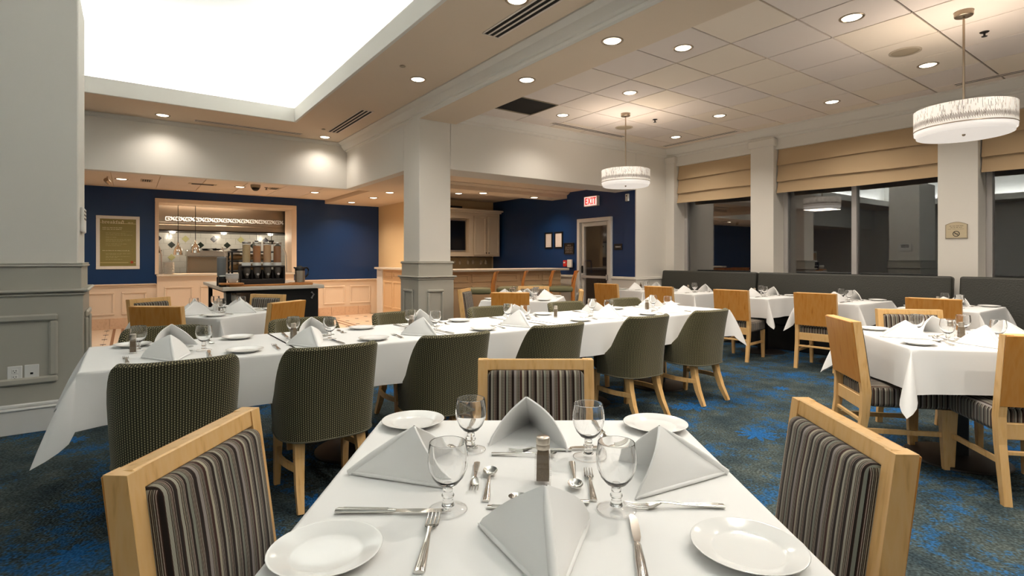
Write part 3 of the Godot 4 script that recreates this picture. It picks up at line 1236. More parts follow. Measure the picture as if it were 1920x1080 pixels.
func ceiling_things() -> void:
	M.ring = mat(Color8(196, 180, 158), 0.7)
	M.mesh_grille = mat(Color8(172, 156, 132), 0.8)
	var pat := Image.create(512, 128, false, Image.FORMAT_RGB8)
	pat.fill(Color8(244, 241, 236))
	var r := RandomNumberGenerator.new()
	r.seed = 44
	for k in 900:
		var x := r.randi_range(2, 508)
		var y := r.randi_range(4, 122)
		var c: Color = [Color8(128, 116, 106), Color8(78, 68, 62), Color8(170, 160, 148), Color8(255, 252, 244)][r.randi() % 4]
		var len := r.randi_range(2, 8)
		for i in len:
			pat.fill_rect(Rect2i(posmod(x + (i / 2 if k % 2 == 0 else -i / 2), 510), mini(y + i, 126), 2, 1), c)
	for x in range(0, 512, 5):
		pat.fill_rect(Rect2i(x, 119 + (x / 5) % 3, 3, 5), Color8(110, 98, 88))
	pat.flip_y()
	M.shade_pattern = image_mat(pat, 0.6)
	M.shade_pattern.uv1_scale = Vector3(4, 1, 1)
	M.shade_pattern.emission_enabled = true
	M.shade_pattern.emission = Color(0, 0, 0)
	M.shade_pattern.emission_operator = BaseMaterial3D.EMISSION_OP_MULTIPLY
	M.shade_pattern.emission = Color(1.0, 0.95, 0.9)
	M.shade_pattern.emission_texture = M.shade_pattern.albedo_texture
	M.shade_pattern.emission_energy_multiplier = 0.16
	M.shade_white = glow_material(Color(1.0, 0.95, 0.9), 0.36)
	var beam := "recessed downlights along the beam"
	downlight(4.32, 3.29, 3.07, "downlight in the dropped beam, the last before the column", beam, 0.95)
	downlight(3.13, 3.28, 3.07, "downlight in the dropped beam, the second from the column", beam, 1.1)
	for k in 4:
		downlight(1.94 - 1.19 * k, 3.28, 3.07, "downlight in the beam, %s beyond the top of the view" % ["nearest one", "second one", "third one", "farthest one"][k], beam, 1.55)
	var grid := "recessed downlights in the tiled ceiling"
	var spots := [[3.14, 4.24, "downlight in the tiled ceiling, the largest beside the beam edge"], [4.357, 4.866, "downlight in the tiled ceiling two tiles in front of the far lamp canopy"], [5.577, 4.87, "downlight in the tiled ceiling beside the dark open ceiling cell"], [1.935, 4.832, "downlight in the tiled ceiling high up at the top of the view"], [3.118, 7.22, "downlight in the tiled ceiling above the wide mullioned window"], [4.33, 6.653, "downlight in the tiled ceiling halfway from far lamp to windows"], [5.503, 7.238, "downlight in the tiled ceiling in the corner by the window slot"], [1.953, 6.649, "downlight in the tiled ceiling left of the near lamp rod"]]
	for q in spots:
		downlight(q[0], q[1], CEIL, q[2], grid)
	for q in [[0.7, 4.85, "right of the near pendant, outside the view"], [0.75, 7.2, "by the last window, outside the view"], [-0.5, 6.65, "behind the near pendant, outside the view"], [-0.6, 4.85, "behind the viewer's right shoulder"], [-1.8, 7.2, "in the corner behind the viewer"]]:
		downlight(q[0], q[1], CEIL, "downlight in the tiled ceiling " + q[2], grid)
	var plain := "recessed downlights in the plaster ceiling round the cove"
	downlight(5.40, 2.60, CEIL, "downlight in the plaster ceiling between cove and beam", plain)
	downlight(8.84, 2.60, CEIL, "downlight in the plaster ceiling in the far corner of the bulkhead", plain, 0.5)
	downlight(8.80, 0.385, CEIL, "downlight in the plaster ceiling left of the long slot vent", plain, 0.5)
	downlight(3.30, 2.42, CEIL, "downlight in the plaster ceiling at the top edge of the view", plain, 1.55)
	downlight(8.8, -1.8, CEIL, "downlight in the plaster ceiling behind the left pier", plain)
	downlight(1.2, 2.45, CEIL, "downlight in the plaster ceiling above the viewer", plain, 1.55)
	downlight(-0.9, 2.45, CEIL, "downlight in the plaster ceiling behind the viewer", plain, 1.55)
	var low := "recessed downlights in the low servery ceilings"
	downlight(11.25, 3.87, 2.46, "downlight in the low soffit nearest the navy wall", low, 1.1, PEACH)
	downlight(10.15, 3.93, 2.46, "downlight in the low soffit, the middle one before the cream wall", low, 1.1, PEACH)
	downlight(9.18, 3.86, 2.46, "downlight in the low soffit close behind the column", low, 1.1, PEACH)
	downlight(10.545, -0.087, 2.527, "downlight in the servery ceiling above the green poster", low, 1.1, PEACH)
	downlight(10.48, 1.605, 2.527, "downlight in the servery ceiling beside the dark dome camera", low, 1.1, PEACH)
	downlight(10.5, 2.9, 2.527, "downlight in the servery ceiling hidden by the bulkhead edge", low, 1.1, PEACH)
	var can := "recessed downlights in the bar canopy"
	downlight(8.33, 5.33, 2.47, "downlight in the bar canopy, the left one in view", can, 0.95, PEACH)
	downlight(8.33, 6.53, 2.47, "downlight in the bar canopy, the right one near the navy wall", can, 0.95, PEACH)
	downlight(8.33, 4.3, 2.47, "downlight in the bar canopy hidden by the column", can, 0.95, PEACH)
	downlight(9.7, 5.6, 2.62, "downlight behind the canopy over the bar cabinets", can, 0.7, PEACH)
	# vents and small fittings
	slots("slot_vent", "three-slot dark air vent between cove and beam at the top of the view", 2.96, 2.615, 2.0, true, 3, CEIL)
	slots("slot_vent", "three-slot dark air vent in the plaster ceiling near the bulkhead corner", 7.67, 2.6, 1.5, true, 3, CEIL)
	slots("slot_vent", "long thin slot vent running beside the left bulkhead", 8.85, 1.5, 1.46, false, 2, CEIL, 0.05)
	slots("slot_vent", "slot vent along the header crown behind the far pendant lamp", 5.98, 5.78, 1.5, false, 2, CEIL, 0.05)
	slots("slot_vent", "slot vent beside the window crown in the far ceiling corner", 5.38, 7.66, 1.4, true, 2, CEIL, 0.05)
	slots("slot_vent", "slot vent beside the window crown behind the near pendant lamp", 1.3, 7.66, 1.4, true, 2, CEIL, 0.05)
	var t := thing("open_ceiling_cell", "dark square return air opening in place of one ceiling tile", "air vent", W(5.5435, 4.203, CEIL))
	var mb := MB.new()
	mb.box(Vector3(0, 0.012, 0), Vector3(0.612, 0.006, 0.597), 0.001)
	part("backing", mb.mesh(), M.void, t)
	mb = MB.new()
	for s in [-1, 1]:
		mb.box(Vector3(s * 0.303, 0.002, 0), Vector3(0.012, 0.014, 0.578), 0.002)
		mb.box(Vector3(0, 0.002, s * 0.296), Vector3(0.612, 0.014, 0.012), 0.002)
	part("frame", mb.mesh(), M.mesh_grille, t)
	speaker(1.955, 6.043, "round beige ceiling speaker left of the near pendant lamp")
	speaker(5.557, 6.076, "round beige ceiling speaker behind the far pendant lamp rod")
	sprinkler(4.98, 6.085, CEIL, "small dark sprinkler head right of the far lamp canopy")
	sprinkler(1.38, 6.08, CEIL, "small dark sprinkler head right of the near lamp rod")
	for q in [[5.11, 2.29, "small round sprinkler cap in the plaster ceiling by the cove edge"], [8.3, 2.42, "small round sprinkler cap at the end of the long slot vent"]]:
		var s := thing("flush_sprinkler", q[2], "sprinkler", W(q[0], q[1], CEIL), 0.0, "flush sprinkler caps")
		var cap := MB.new()
		cap.lathe([[0.0, -0.012], [0.026, -0.012], [0.03, -0.009], [0.03, -0.006], [0.02, -0.004], [0.02, 0.001], [0.0, 0.001]], 20)
		part("cap", cap.mesh(), M.mesh_grille, s)
	sprinkler(10.3, 2.0, 2.527, "small dark sprinkler head in the servery ceiling beside the dome camera")
	pendant(5.014, 5.514, "far drum pendant lamp hanging before the header wall")
	pendant(1.364, 5.448, "near large drum pendant lamp before the windows at right")
	# servery ceiling: dome camera, two square registers, a bracket spot
	t = thing("dome_camera", "dark dome security camera under the servery ceiling above the hatch", "camera", W(10.05, 1.78, 2.527))
	mb = MB.new()
	mb.lathe([[0.075, -0.05], [0.08, -0.005], [0.078, 0.0], [0.0, 0.001]], 24)
	part("housing", mb.mesh(), M.mesh_grille, t)
	mb = MB.new()
	mb.lathe([[0.0, -0.105], [0.03, -0.1], [0.055, -0.08], [0.068, -0.05], [0.0, -0.048]], 24)
	part("dome", mb.mesh(), M.black, t)
	t = thing("track_spotlight", "small brass spotlight on a short arm beside the left pier", "spotlight", W(10.35, -0.26, 2.527))
	mb = MB.new()
	mb.tube([Vector3.ZERO, Vector3(0, -0.05, 0)], [0.01], 8)
	part("arm", mb.mesh(), M.nickel, t)
	mb = MB.new()
	mb.tube([Vector3(-0.02, -0.055, 0.03), Vector3(0.0, -0.075, -0.01), Vector3(0.02, -0.095, -0.05)], [0.034, 0.036, 0.03], 16)
	part("head", mb.mesh(), M.nickel, t)
	for q in [[10.5, 0.24, 0.16, 0.3, "narrow upright air register in the servery ceiling left of centre"], [10.47, 1.03, 0.42, 0.16, "wide air register with a white frame in the servery ceiling"], [10.35, 2.14, 0.2, 0.3, "small slatted air register in the servery ceiling right of the camera"]]:
		t = thing("air_register", q[4], "air vent", W(q[0], q[1], 2.527), 0.0, "air registers in the servery ceiling")
		mb = MB.new()
		mb.box(Vector3(0, -0.002, 0), Vector3(q[2], 0.006, q[3]), 0.002)
		part("frame", mb.mesh(), M.ring, t)
		mb = MB.new()
		var along: bool = q[2] < q[3]
		for k in 4:
			var o: float = (k - 1.5) * 0.03
			mb.box(Vector3(o if along else 0.0, -0.007, 0.0 if along else o), Vector3(0.016 if along else q[2] * 0.78, 0.005, q[3] * 0.78 if along else 0.016), 0.001)
		part("louvre", mb.mesh(), M.dark, t)


# ---------------------------------------------------------------- things on the walls
func text_mesh(s: String, size: float, font := "Droid Sans", bold := false) -> TextMesh:
	var f := SystemFont.new()
	f.font_names = PackedStringArray([font])
	f.font_weight = 700 if bold else 400
	var t := TextMesh.new()
	t.font = f
	t.text = s
	t.font_size = 32
	t.pixel_size = size / 32.0
	t.depth = 0.0015
	return t


func plate(mb: MB, w: float, h: float, z := 0.0) -> void:
	mb.uvquad(Vector3(-w / 2, -h / 2, z), Vector3(w / 2, -h / 2, z), Vector3(w / 2, h / 2, z), Vector3(-w / 2, h / 2, z))


func framed(called: String, label: String, cat: String, at: Vector3, turn: float, w: float, h: float, border: float, frame_m: Material, print_m: Material, group := "") -> Node3D:   # faces local +z
	var t := thing(called, label, cat, at, turn, group)
	var mb := MB.new()
	for q in [[0.0, h / 2 - border / 2, w, border], [0.0, -h / 2 + border / 2, w, border], [-w / 2 + border / 2, 0.0, border, h - border * 2], [w / 2 - border / 2, 0.0, border, h - border * 2]]:
		mb.box(Vector3(q[0], q[1], 0.011), Vector3(q[2], q[3], 0.022), 0.004)
	part("frame", mb.mesh(), frame_m, t)
	mb = MB.new()
	mb.box(Vector3(0, 0, 0.004), Vector3(w - border, h - border, 0.008))
	part("backing", mb.mesh(), M.white, t)
	mb = MB.new()
	plate(mb, w - border * 2 + 0.004, h - border * 2 + 0.004, 0.010)
	part("print", mb.mesh(), print_m, t)
	return t


func wall_things() -> void:
	# breakfast poster on the navy wall
	var rows := [[150, 5, 20, 170, 0.9], [163, 5, 20, 165, 0.9], [178, 3, 165, 250, 0.35], [192, 4, 45, 200, 0.5], [206, 4, 45, 250, 0.5], [224, 4, 45, 130, 0.55], [240, 4, 45, 240, 0.5], [250, 4, 45, 235, 0.45], [258, 4, 45, 170, 0.45], [276, 4, 45, 210, 0.5], [288, 4, 45, 160, 0.45], [326, 5, 20, 225, 0.9], [336, 3, 150, 250, 0.35], [350, 4, 45, 240, 0.5], [358, 4, 45, 160, 0.45], [372, 4, 45, 230, 0.5], [380, 4, 45, 140, 0.5], [394, 4, 45, 170, 0.5], [108, 6, 215, 255, 0.9]]
	var im := print_image(280, 450, Color8(142, 134, 78), Color8(244, 238, 206), rows, 3)
	im.fill_rect(Rect2i(0, 0, 280, 90), Color8(142, 134, 78))
	im.fill_rect(Rect2i(150, 118, 128, 3), Color8(230, 222, 170))
	im.fill_rect(Rect2i(4, 112, 10, 3), Color8(230, 222, 170))
	im.fill_rect(Rect2i(4, 420, 215, 3), Color8(230, 222, 170))
	im.fill_rect(Rect2i(262, 420, 14, 3), Color8(230, 222, 170))
	im.fill_rect(Rect2i(236, 410, 20, 18), Color8(176, 62, 30))
	im.fill_rect(Rect2i(168, 96, 12, 6), Color8(244, 238, 206))
	im.fill_rect(Rect2i(0, 0, 280, 450 - 450), Color.WHITE)
	var crop := im.get_region(Rect2i(0, 84, 280, 366))
	var t := framed("breakfast_poster", "olive green breakfast menu poster in a white frame on navy wall", "poster", W(11.9, -0.146, 1.545), 0.0, 0.632, 0.955, 0.055, M.white, image_mat(crop, 0.5))
	var o := part("title", text_mesh("breakfast", 0.072, "Droid Serif"), mat(Color8(240, 234, 204), 0.5), t)
	o.position = Vector3(-0.075, 0.362, 0.012)
	# exit sign
	t = thing("exit_sign", "white exit sign with red letters above the terrace door", "sign", W(7.37, 7.2, 2.35), -PI / 2)
	var mb := MB.new()
	mb.box(Vector3(0, 0, 0.035), Vector3(0.36, 0.19, 0.07), 0.006)
	part("housing", mb.mesh(), M.white, t)
	mb = MB.new()
	plate(mb, 0.33, 0.165, 0.0715)
	part("lit_face", mb.mesh(), glow_material(Color(1.0, 0.80, 0.76), 0.55), t)
	o = part("letters", text_mesh("EXIT", 0.175, "Droid Sans", true), glow_material(Color(0.85, 0.1, 0.1), 0.5), t)
	(o.material_override as StandardMaterial3D).albedo_color = Color8(190, 24, 28)
	o.position = Vector3(0, 0, 0.0725)
	o.scale = Vector3(0.82, 1.0, 1.0)
	var l := OmniLight3D.new()
	l.name = "exit_glow"
	l.position = Vector3(0, 0, 0.11)
	l.light_energy = 0.012
	l.light_color = Color(1.0, 0.6, 0.55)
	l.light_size = 0.08
	l.omni_attenuation = 2.0
	l.shadow_enabled = true
	t.add_child(l)
	# two certificates, notices, alarm pull, sensor
	var paper := print_image(96, 140, Color8(236, 228, 226), Color8(90, 84, 84), [[14, 2, 12, 86, 0.8], [30, 2, 14, 80, 0.4], [44, 2, 14, 70, 0.4], [58, 2, 14, 82, 0.4], [74, 2, 14, 60, 0.4], [124, 2, 12, 86, 0.8]], 6)
	var pm := image_mat(paper, 0.4)
	framed("certificate", "framed white certificate on the navy wall, the left of the pair", "framed notice", W(8.68, 7.2, 1.64), -PI / 2, 0.25, 0.34, 0.03, M.black, pm, "black framed certificates")
	framed("certificate", "framed white certificate on the navy wall, right one beside the notice", "framed notice", W(8.36, 7.2, 1.64), -PI / 2, 0.26, 0.34, 0.03, M.black, pm, "black framed certificates")
	var notice := print_image(120, 96, Color8(34, 26, 24), Color8(206, 196, 188), [[14, 5, 38, 82, 1.0], [32, 5, 10, 108, 0.8], [44, 5, 8, 110, 0.8], [56, 5, 12, 104, 0.8], [68, 5, 18, 98, 0.8], [80, 5, 12, 106, 0.8]], 8)
	framed("notice_plaque", "dark brown notice plaque with white lines left of the door", "sign", W(8.04, 7.2, 1.46), -PI / 2, 0.29, 0.23, 0.012, M.dark, image_mat(notice, 0.4))
	t = thing("terrace_sign", "small dark TERRACE sign on navy wall right of the door", "sign", W(6.72, 7.2, 1.47), -PI / 2)
	mb = MB.new()
	mb.box(Vector3(0, 0, 0.006), Vector3(0.2, 0.11, 0.012), 0.003)
	part("plaque", mb.mesh(), M.dark, t)
	o = part("letters", text_mesh("TERRACE", 0.032, "Droid Sans", true), M.white, t)
	o.position = Vector3(0, 0, 0.0125)
	t = thing("fire_alarm_pull", "red fire alarm pull with white plate beside the door frame", "fire alarm", W(7.97, 7.17, 1.16), -PI / 2)
	mb = MB.new()
	mb.box(Vector3(0.0, 0, 0.02), Vector3(0.13, 0.16, 0.04), 0.005)
	part("white_plate", mb.mesh(), M.white, t)
	mb = MB.new()
	mb.box(Vector3(-0.12, 0, 0.03), Vector3(0.1, 0.13, 0.06), 0.01)
	part("pull_box", mb.mesh(), M.red, t)
	mb = MB.new()
	mb.box(Vector3(-0.12, 0.02, 0.062), Vector3(0.05, 0.03, 0.01), 0.003)
	part("pull_bar", mb.mesh(), M.white, t)
	t = thing("motion_sensor", "small white motion sensor high on navy wall right of the exit sign", "sensor", W(6.49, 7.2, 2.34), -PI / 2)
	mb = MB.new()
	mb.box(Vector3(0, 0, 0.02), Vector3(0.075, 0.13, 0.04), 0.008)
	part("housing", mb.mesh(), M.white, t)
	mb = MB.new()
	mb.box(Vector3(0, 0.03, 0.04), Vector3(0.03, 0.02, 0.006), 0.002)
	part("lens", mb.mesh(), M.dark, t)
	# no-smoking plaque on the window pier
	t = thing("smoking_sign", "arched beige no smoking plaque on the window pier", "sign", W(2.07, 8.0, 1.6), -PI / 2)
	var poly := PackedVector2Array([Vector2(-0.105, -0.105), Vector2(0.105, -0.105), Vector2(0.105, 0.06)])
	for k in 9:
		var f := 1.0 - k / 8.0
		poly.append(Vector2(lerpf(-0.105, 0.105, f), 0.06 + 0.032 * sin(PI * f)))
	mb = MB.new()
	mb.prism(poly, 0.0, 0.012)
	part("rim", mb.mesh(), M.nickel, t)
	var inner := PackedVector2Array()
	for q in poly:
		inner.append(q * 0.93)
	mb = MB.new()
	mb.prism(inner, 0.005, 0.0145)
	part("plaque", mb.mesh(), mat(Color8(206, 190, 158), 0.5), t)
	im = print_image(128, 48, Color8(206, 190, 158), Color8(70, 56, 40), [[6, 6, 16, 114, 0.8], [22, 6, 24, 106, 0.9], [40, 3, 4, 124, 0.9]], 5)
	mb = MB.new()
	plate(mb, 0.17, 0.055, 0.0152)
	o = part("wording", mb.mesh(), image_mat(im, 0.5), t)
	o.position = Vector3(0, 0.026, 0)
	mb = MB.new()
	var ring := []
	for k in 25:
		ring.append(Vector3(0.03 * cos(k * TAU / 24), 0.03 * sin(k * TAU / 24) - 0.05, 0.0155))
	mb.tube(ring, [0.004], 6)
	mb.bar(Vector3(-0.021, -0.029, 0.0155), Vector3(0.021, -0.071, 0.0155), 0.006, 0.003)
	mb.box(Vector3(0.0, -0.05, 0.015), Vector3(0.036, 0.006, 0.002))
	part("no_smoking_mark", mb.mesh(), M.dark, t)
	# outlets and a switch on the left pier
	t = thing("power_outlet", "white power outlet plate on the left pier plinth", "outlet", W(5.15, -0.655, 0.43), 0.0)
	mb = MB.new()
	mb.box(Vector3(0, 0, 0.004), Vector3(0.08, 0.115, 0.008), 0.003)
	part("cover_plate", mb.mesh(), M.white, t)
	for s in [-1, 1]:
		mb = MB.new()
		mb.box(Vector3(0, s * 0.022, 0.009), Vector3(0.034, 0.03, 0.004), 0.002)
		o = part("socket", mb.mesh(), M.white, t)
		mb = MB.new()
		for x in [-0.007, 0.007]:
			mb.box(Vector3(x, s * 0.022 + 0.004, 0.0112), Vector3(0.003, 0.01, 0.001))
		mb.box(Vector3(0, s * 0.022 - 0.008, 0.0112), Vector3(0.005, 0.006, 0.001))
		part("slot", mb.mesh(), M.black, o)
	t = thing("data_outlet", "white data outlet plate with one dark jack on left pier", "outlet", W(5.15, -0.565, 0.432), 0.0)
	mb = MB.new()
	mb.box(Vector3(0, 0, 0.004), Vector3(0.08, 0.115, 0.008), 0.003)
	part("cover_plate", mb.mesh(), M.white, t)
	mb = MB.new()
	mb.box(Vector3(0, -0.005, 0.0085), Vector3(0.016, 0.014, 0.002), 0.001)
	part("jack", mb.mesh(), M.black, t)
	t = thing("wall_intercom", "small white wall control with dark buttons on the pier edge", "switch", W(5.5, -0.306, 1.56), PI / 2)
	mb = MB.new()
	mb.box(Vector3(0, 0, 0.012), Vector3(0.3, 0.2, 0.024), 0.008)
	part("housing", mb.mesh(), M.white, t)
	mb = MB.new()
	for k in 3:
		mb.box(Vector3(0, 0.07 - 0.03 * k, 0.025), Vector3(0.18, 0.014, 0.004), 0.002)
	part("button", mb.mesh(), M.dark, t)


# ---------------------------------------------------------------- the kitchen behind the hatch
func kitchen() -> void:
	# wall tiles with dark and yellow diamonds set over the joints
	var wt := sroot("wall_kitchen_tiles")
	var mb := MB.new()
	mb.box(Vector3.ZERO, Vector3(0.196, 0.129, 0.012), 0.002)
	var tm := mb.mesh()
	var k := 0
	for i in 8:
		for j in 19:
			piece("wall_tile", k, tm, M.wall_tile, wt, W(13.796, 0.02 + 0.2 * j + (0.1 if i % 2 else 0.0), 0.99 + 0.133 * i))
			k += 1
	mb = MB.new()
	mb.T = Transform3D(Basis(Vector3(0, 0, 1), PI / 4), Vector3.ZERO)
	mb.box(Vector3.ZERO, Vector3(0.105, 0.105, 0.014), 0.002)
	tm = mb.mesh()
	var green := mat(Color8(44, 50, 40), 0.25)
	var plum := mat(Color8(34, 24, 40), 0.25)
	var yellow := mat(Color8(214, 208, 150), 0.25)
	k = 0
	for q in [[0.766, 1.56, 0], [1.314, 1.561, 0], [1.576, 1.698, 1], [1.846, 1.565, 0], [2.661, 1.692, 1], [0.517, 1.698, 1], [0.517, 1.43, 0], [1.028, 1.694, 2], [2.13, 1.697, 2], [0.766, 1.287, 2], [2.39, 1.56, 0], [2.93, 1.56, 0], [3.2, 1.695, 2], [0.24, 1.56, 0]]:
		piece("diamond_tile", k, tm, [green, plum, yellow][q[2]], wt, W(13.786, q[0], q[1]))
		k += 1
	# hood
	var t := thing("extractor_hood", "long stainless steel kitchen extractor hood with an etched white border", "extractor hood", W(13.25, 1.7, 1.84))
	mb = MB.new()
	mb.box(Vector3(0, 0.46, 0.02), Vector3(3.5, 0.70, 0.96), 0.004)
	part("body", mb.mesh(), M.hood_steel, t)
	mb = MB.new()
	mb.box(Vector3(0, 0.055, 0.02), Vector3(3.52, 0.11, 1.0), 0.012)
	part("lower_lip", mb.mesh(), M.hood_steel, t)
	mb = MB.new()
	mb.box(Vector3(0, 0.15, 0.503), Vector3(3.5, 0.008, 0.006), 0.002)
	part("seam", mb.mesh(), M.chrome, t)
	mb = MB.new()
	mb.box(Vector3(0, -0.01, 0.0), Vector3(3.4, 0.02, 0.9), 0.003)
	part("filter_tray", mb.mesh(), M.dark, t)
	mb = MB.new()
	for g in 13:   # a repeated key-and-cross border, raised strokes
		var x := -1.02 + 0.172 * g
		for s in [[-0.07, 0.035, 0.0, 0.035], [-0.07, -0.035, -0.07, 0.035], [-0.07, -0.035, -0.01, -0.035], [-0.01, -0.035, -0.01, 0.005], [-0.04, 0.005, -0.01, 0.005], [0.0, 0.035, 0.08, -0.04], [0.02, 0.04, 0.09, -0.025], [0.08, 0.04, 0.005, -0.04]]:
			mb.bar(Vector3(x + s[0], 0.225 + s[1], 0.5015), Vector3(x + s[2], 0.225 + s[3], 0.5015), 0.013, 0.003, -1, -1, Vector3(0, 0, 1).cross(Vector3(s[2] - s[0], s[3] - s[1], 0)))
	part("etched_border", mb.mesh(), M.white, t)
	var im := print_image(96, 24, Color8(236, 228, 214), Color8(40, 30, 26), [[8, 9, 8, 90, 0.9]], 2)
	mb = MB.new()
	plate(mb, 0.2, 0.045, 0.5025)
	var o := part("name_plate", mb.mesh(), image_mat(im, 0.4), t)
	o.position = Vector3(-0.11, 0.10, 0)
	# ceiling light of the kitchen
	t = thing("kitchen_ceiling_light", "white fluorescent kitchen ceiling light seen mirrored in the hood", "ceiling light", W(12.42, 1.3, 2.69))
	mb = MB.new()
	mb.box(Vector3(0, -0.02, 0), Vector3(1.6, 0.04, 0.3), 0.006)
	part("lamp_panel", mb.mesh(), glow_material(Color(1.0, 0.97, 0.9), 2.2), t)
	var l := AreaLight3D.new()
	l.name = "kitchen_area_light"
	l.area_size = Vector2(1.6, 0.3)
	l.light_energy = 2.6
	l.light_color = Color(1.0, 0.95, 0.86)
	l.rotation.x = -PI / 2
	l.position.y = -0.045
	l.shadow_enabled = true
	l.area_range = 12.0
	l.area_attenuation = 2.0
	t.add_child(l)
	# lamps under the hood lip
	for i in 3:
		t = thing("hood_lamp", ["left", "middle", "right"][i] + " round lamp shining down from under the hood", "lamp", W(13.2, 0.75 + 0.95 * i, 1.815), 0.0, "lamps under the hood")
		mb = MB.new()
		mb.lathe([[0.0, -0.03], [0.05, -0.02], [0.06, 0.0], [0.0, 0.005]], 18)
		part("lamp_glass", mb.mesh(), glow_material(Color(1.0, 0.95, 0.86), 1.2), t)
		var h := OmniLight3D.new()
		h.name = "hood_light"
		h.position.y = -0.06
		h.light_energy = 0.12
		h.light_color = Color(1.0, 0.95, 0.86)
		h.light_size = 0.05
		h.omni_attenuation = 2.0
		h.omni_range = 8.0
		h.shadow_enabled = true
		t.add_child(h)
	# cooking line under the hood
	t = thing("cooking_counter", "stainless cooking counter with a black top under the hood", "counter", W(13.3, 1.9, 0))
	mb = MB.new()
	mb.box(Vector3(0, 0.45, 0), Vector3(3.4, 0.9, 0.8), 0.006)
	part("body", mb.mesh(), M.steel, t)
	mb = MB.new()
	mb.box(Vector3(0, 0.925, 0), Vector3(3.42, 0.05, 0.84), 0.008)
	part("griddle_top", mb.mesh(), M.black, t)
	t = thing("warming_shelf", "brown steel overshelf warmer standing on the cooking counter", "warmer", W(13.25, 1.5, 0.95))
	mb = MB.new()
	mb.box(Vector3(0, 0.42, 0), Vector3(1.0, 0.13, 0.36), 0.01)
	part("shelf", mb.mesh(), M.steel, t)
	mb = MB.new()
	mb.box(Vector3(0, 0.355, 0.19), Vector3(1.0, 0.012, 0.02), 0.003)
	part("rail", mb.mesh(), M.chrome, t)
	mb = MB.new()
	mb.box(Vector3(0, 0.18, -0.1), Vector3(0.98, 0.36, 0.02), 0.003)
	mb.box(Vector3(-0.48, 0.18, 0.02), Vector3(0.02, 0.36, 0.26), 0.003)
	mb.box(Vector3(0.48, 0.18, 0.02), Vector3(0.02, 0.36, 0.26), 0.003)
	part("backsplash", mb.mesh(), M.nickel, t)
	var pl := ["left of three black pans on the warming shelf", "middle of three black pans on the warming shelf", "right of three black pans on the warming shelf"]
	for i in 3:
		t = thing("pan", "shallow " + pl[i], "pan", W(13.2, [1.36, 1.56, 1.9][i], 1.436), 0.0, "black pans on the warming shelf")
		mb = MB.new()
		mb.lathe([[0.0, 0.0], [0.06, 0.0], [0.085, 0.035], [0.09, 0.038], [0.086, 0.032], [0.06, 0.006], [0.0, 0.006]], 20)
		part("bowl", mb.mesh(), M.black, t)
		mb = MB.new()
		mb.tube([Vector3(0.08, 0.03, 0), Vector3(0.2, 0.045, 0)], [0.008], 6)
		part("handle", mb.mesh(), M.black, t)
	# utensils hanging from the hood lip
	for i in 2:
		t = thing("hanging_ladle", ["dark ladle hanging from the hood, the left one", "dark spatula with square blade hanging from the hood, right one"][i], "utensil", W(12.75, [2.28, 2.58][i], 1.84), 0.0, "utensils hanging from the hood")
		mb = MB.new()
		mb.tube([Vector3(0, 0.0, 0), Vector3(0.0, -0.18, 0)], [0.006], 6)
		part("handle", mb.mesh(), M.black, t)
		mb = MB.new()
		if i == 0:
			mb.lathe([[0.0, -0.23], [0.03, -0.22], [0.04, -0.19], [0.036, -0.188], [0.0, -0.2]], 14)
		else:
			mb.box(Vector3(0, -0.22, 0), Vector3(0.11, 0.09, 0.01), 0.004)
		part("head", mb.mesh(), M.black, t)
	# heat lamps over the sill
	var hl := ["left of the two heat lamps hanging in the hatch", "right of the two heat lamps hanging in the hatch"]
	for i in 2:
		t = thing("heat_lamp", "silver bell-shaped " + hl[i], "heat lamp", W(12.25, [0.789, 1.081][i], 1.33 + 0.045 * i), 0.0, "heat lamps in the hatch")
		mb = MB.new()
		mb.tube([Vector3(0, 0.24, 0), Vector3(0, 1.0, 0)], [0.006], 6)
		part("cord", mb.mesh(), M.black, t)
		mb = MB.new()
		mb.lathe([[0.085, 0.0], [0.082, 0.05], [0.066, 0.12], [0.035, 0.17], [0.02, 0.19], [0.024, 0.205], [0.014, 0.225], [0.012, 0.25], [0.0, 0.252]], 24)
		part("shade", mb.mesh(), M.chrome, t)
		mb = MB.new()
		mb.lathe([[0.0, 0.01], [0.035, 0.02], [0.045, 0.05], [0.02, 0.1], [0.0, 0.11]], 16)
		part("bulb", mb.mesh(), glow_material(Color(1.0, 0.8, 0.6), 1.5), t)
		var p := SpotLight3D.new()
		p.name = "heat_lamp_spot"
		p.rotation.x = -PI / 2
		p.position.y = 0.0
		p.light_energy = 0.16
		p.light_color = Color(1.0, 0.78, 0.6)
		p.spot_angle = 55.0
		p.light_size = 0.04
		p.spot_attenuation = 2.0
		p.shadow_enabled = true
		t.add_child(p)
	# plates stacked on the sill
	for i in 11:
		single("stacked_plate", plate_mesh(0.105, 0.02), M.porcelain, "white dinner plate, %s in the stack at the hatch's left end" % ["lowest", "second from the bottom", "third from the bottom", "fourth from the bottom", "fifth from the bottom", "middle one", "fifth from the top", "fourth from the top", "third from the top", "second from the top", "topmost"][i], "plate", W(12.12, 0.62, 0.966 + 0.0205 * i), 0.0, "white plates stacked on the hatch sill")
	# sneeze guard
	t = thing("sneeze_guard", "glass sneeze guard on steel posts along the hatch sill", "counter guard", W(12.1, 1.65, 0.965))
	for x in [-1.14, -0.07, 1.1]:
		mb = MB.new()
		mb.tube([Vector3(x, 0.0, 0), Vector3(x, 0.36, 0), Vector3(x - 0.03, 0.52, -0.12)], [0.014], 8)
		part("post", mb.mesh(), M.alu, t)
	mb = MB.new()
	mb.box(Vector3(-0.02, 0.345, 0.0), Vector3(2.26, 0.008, 0.26), 0.002)
	part("glass_shelf", mb.mesh(), M.glass, t)


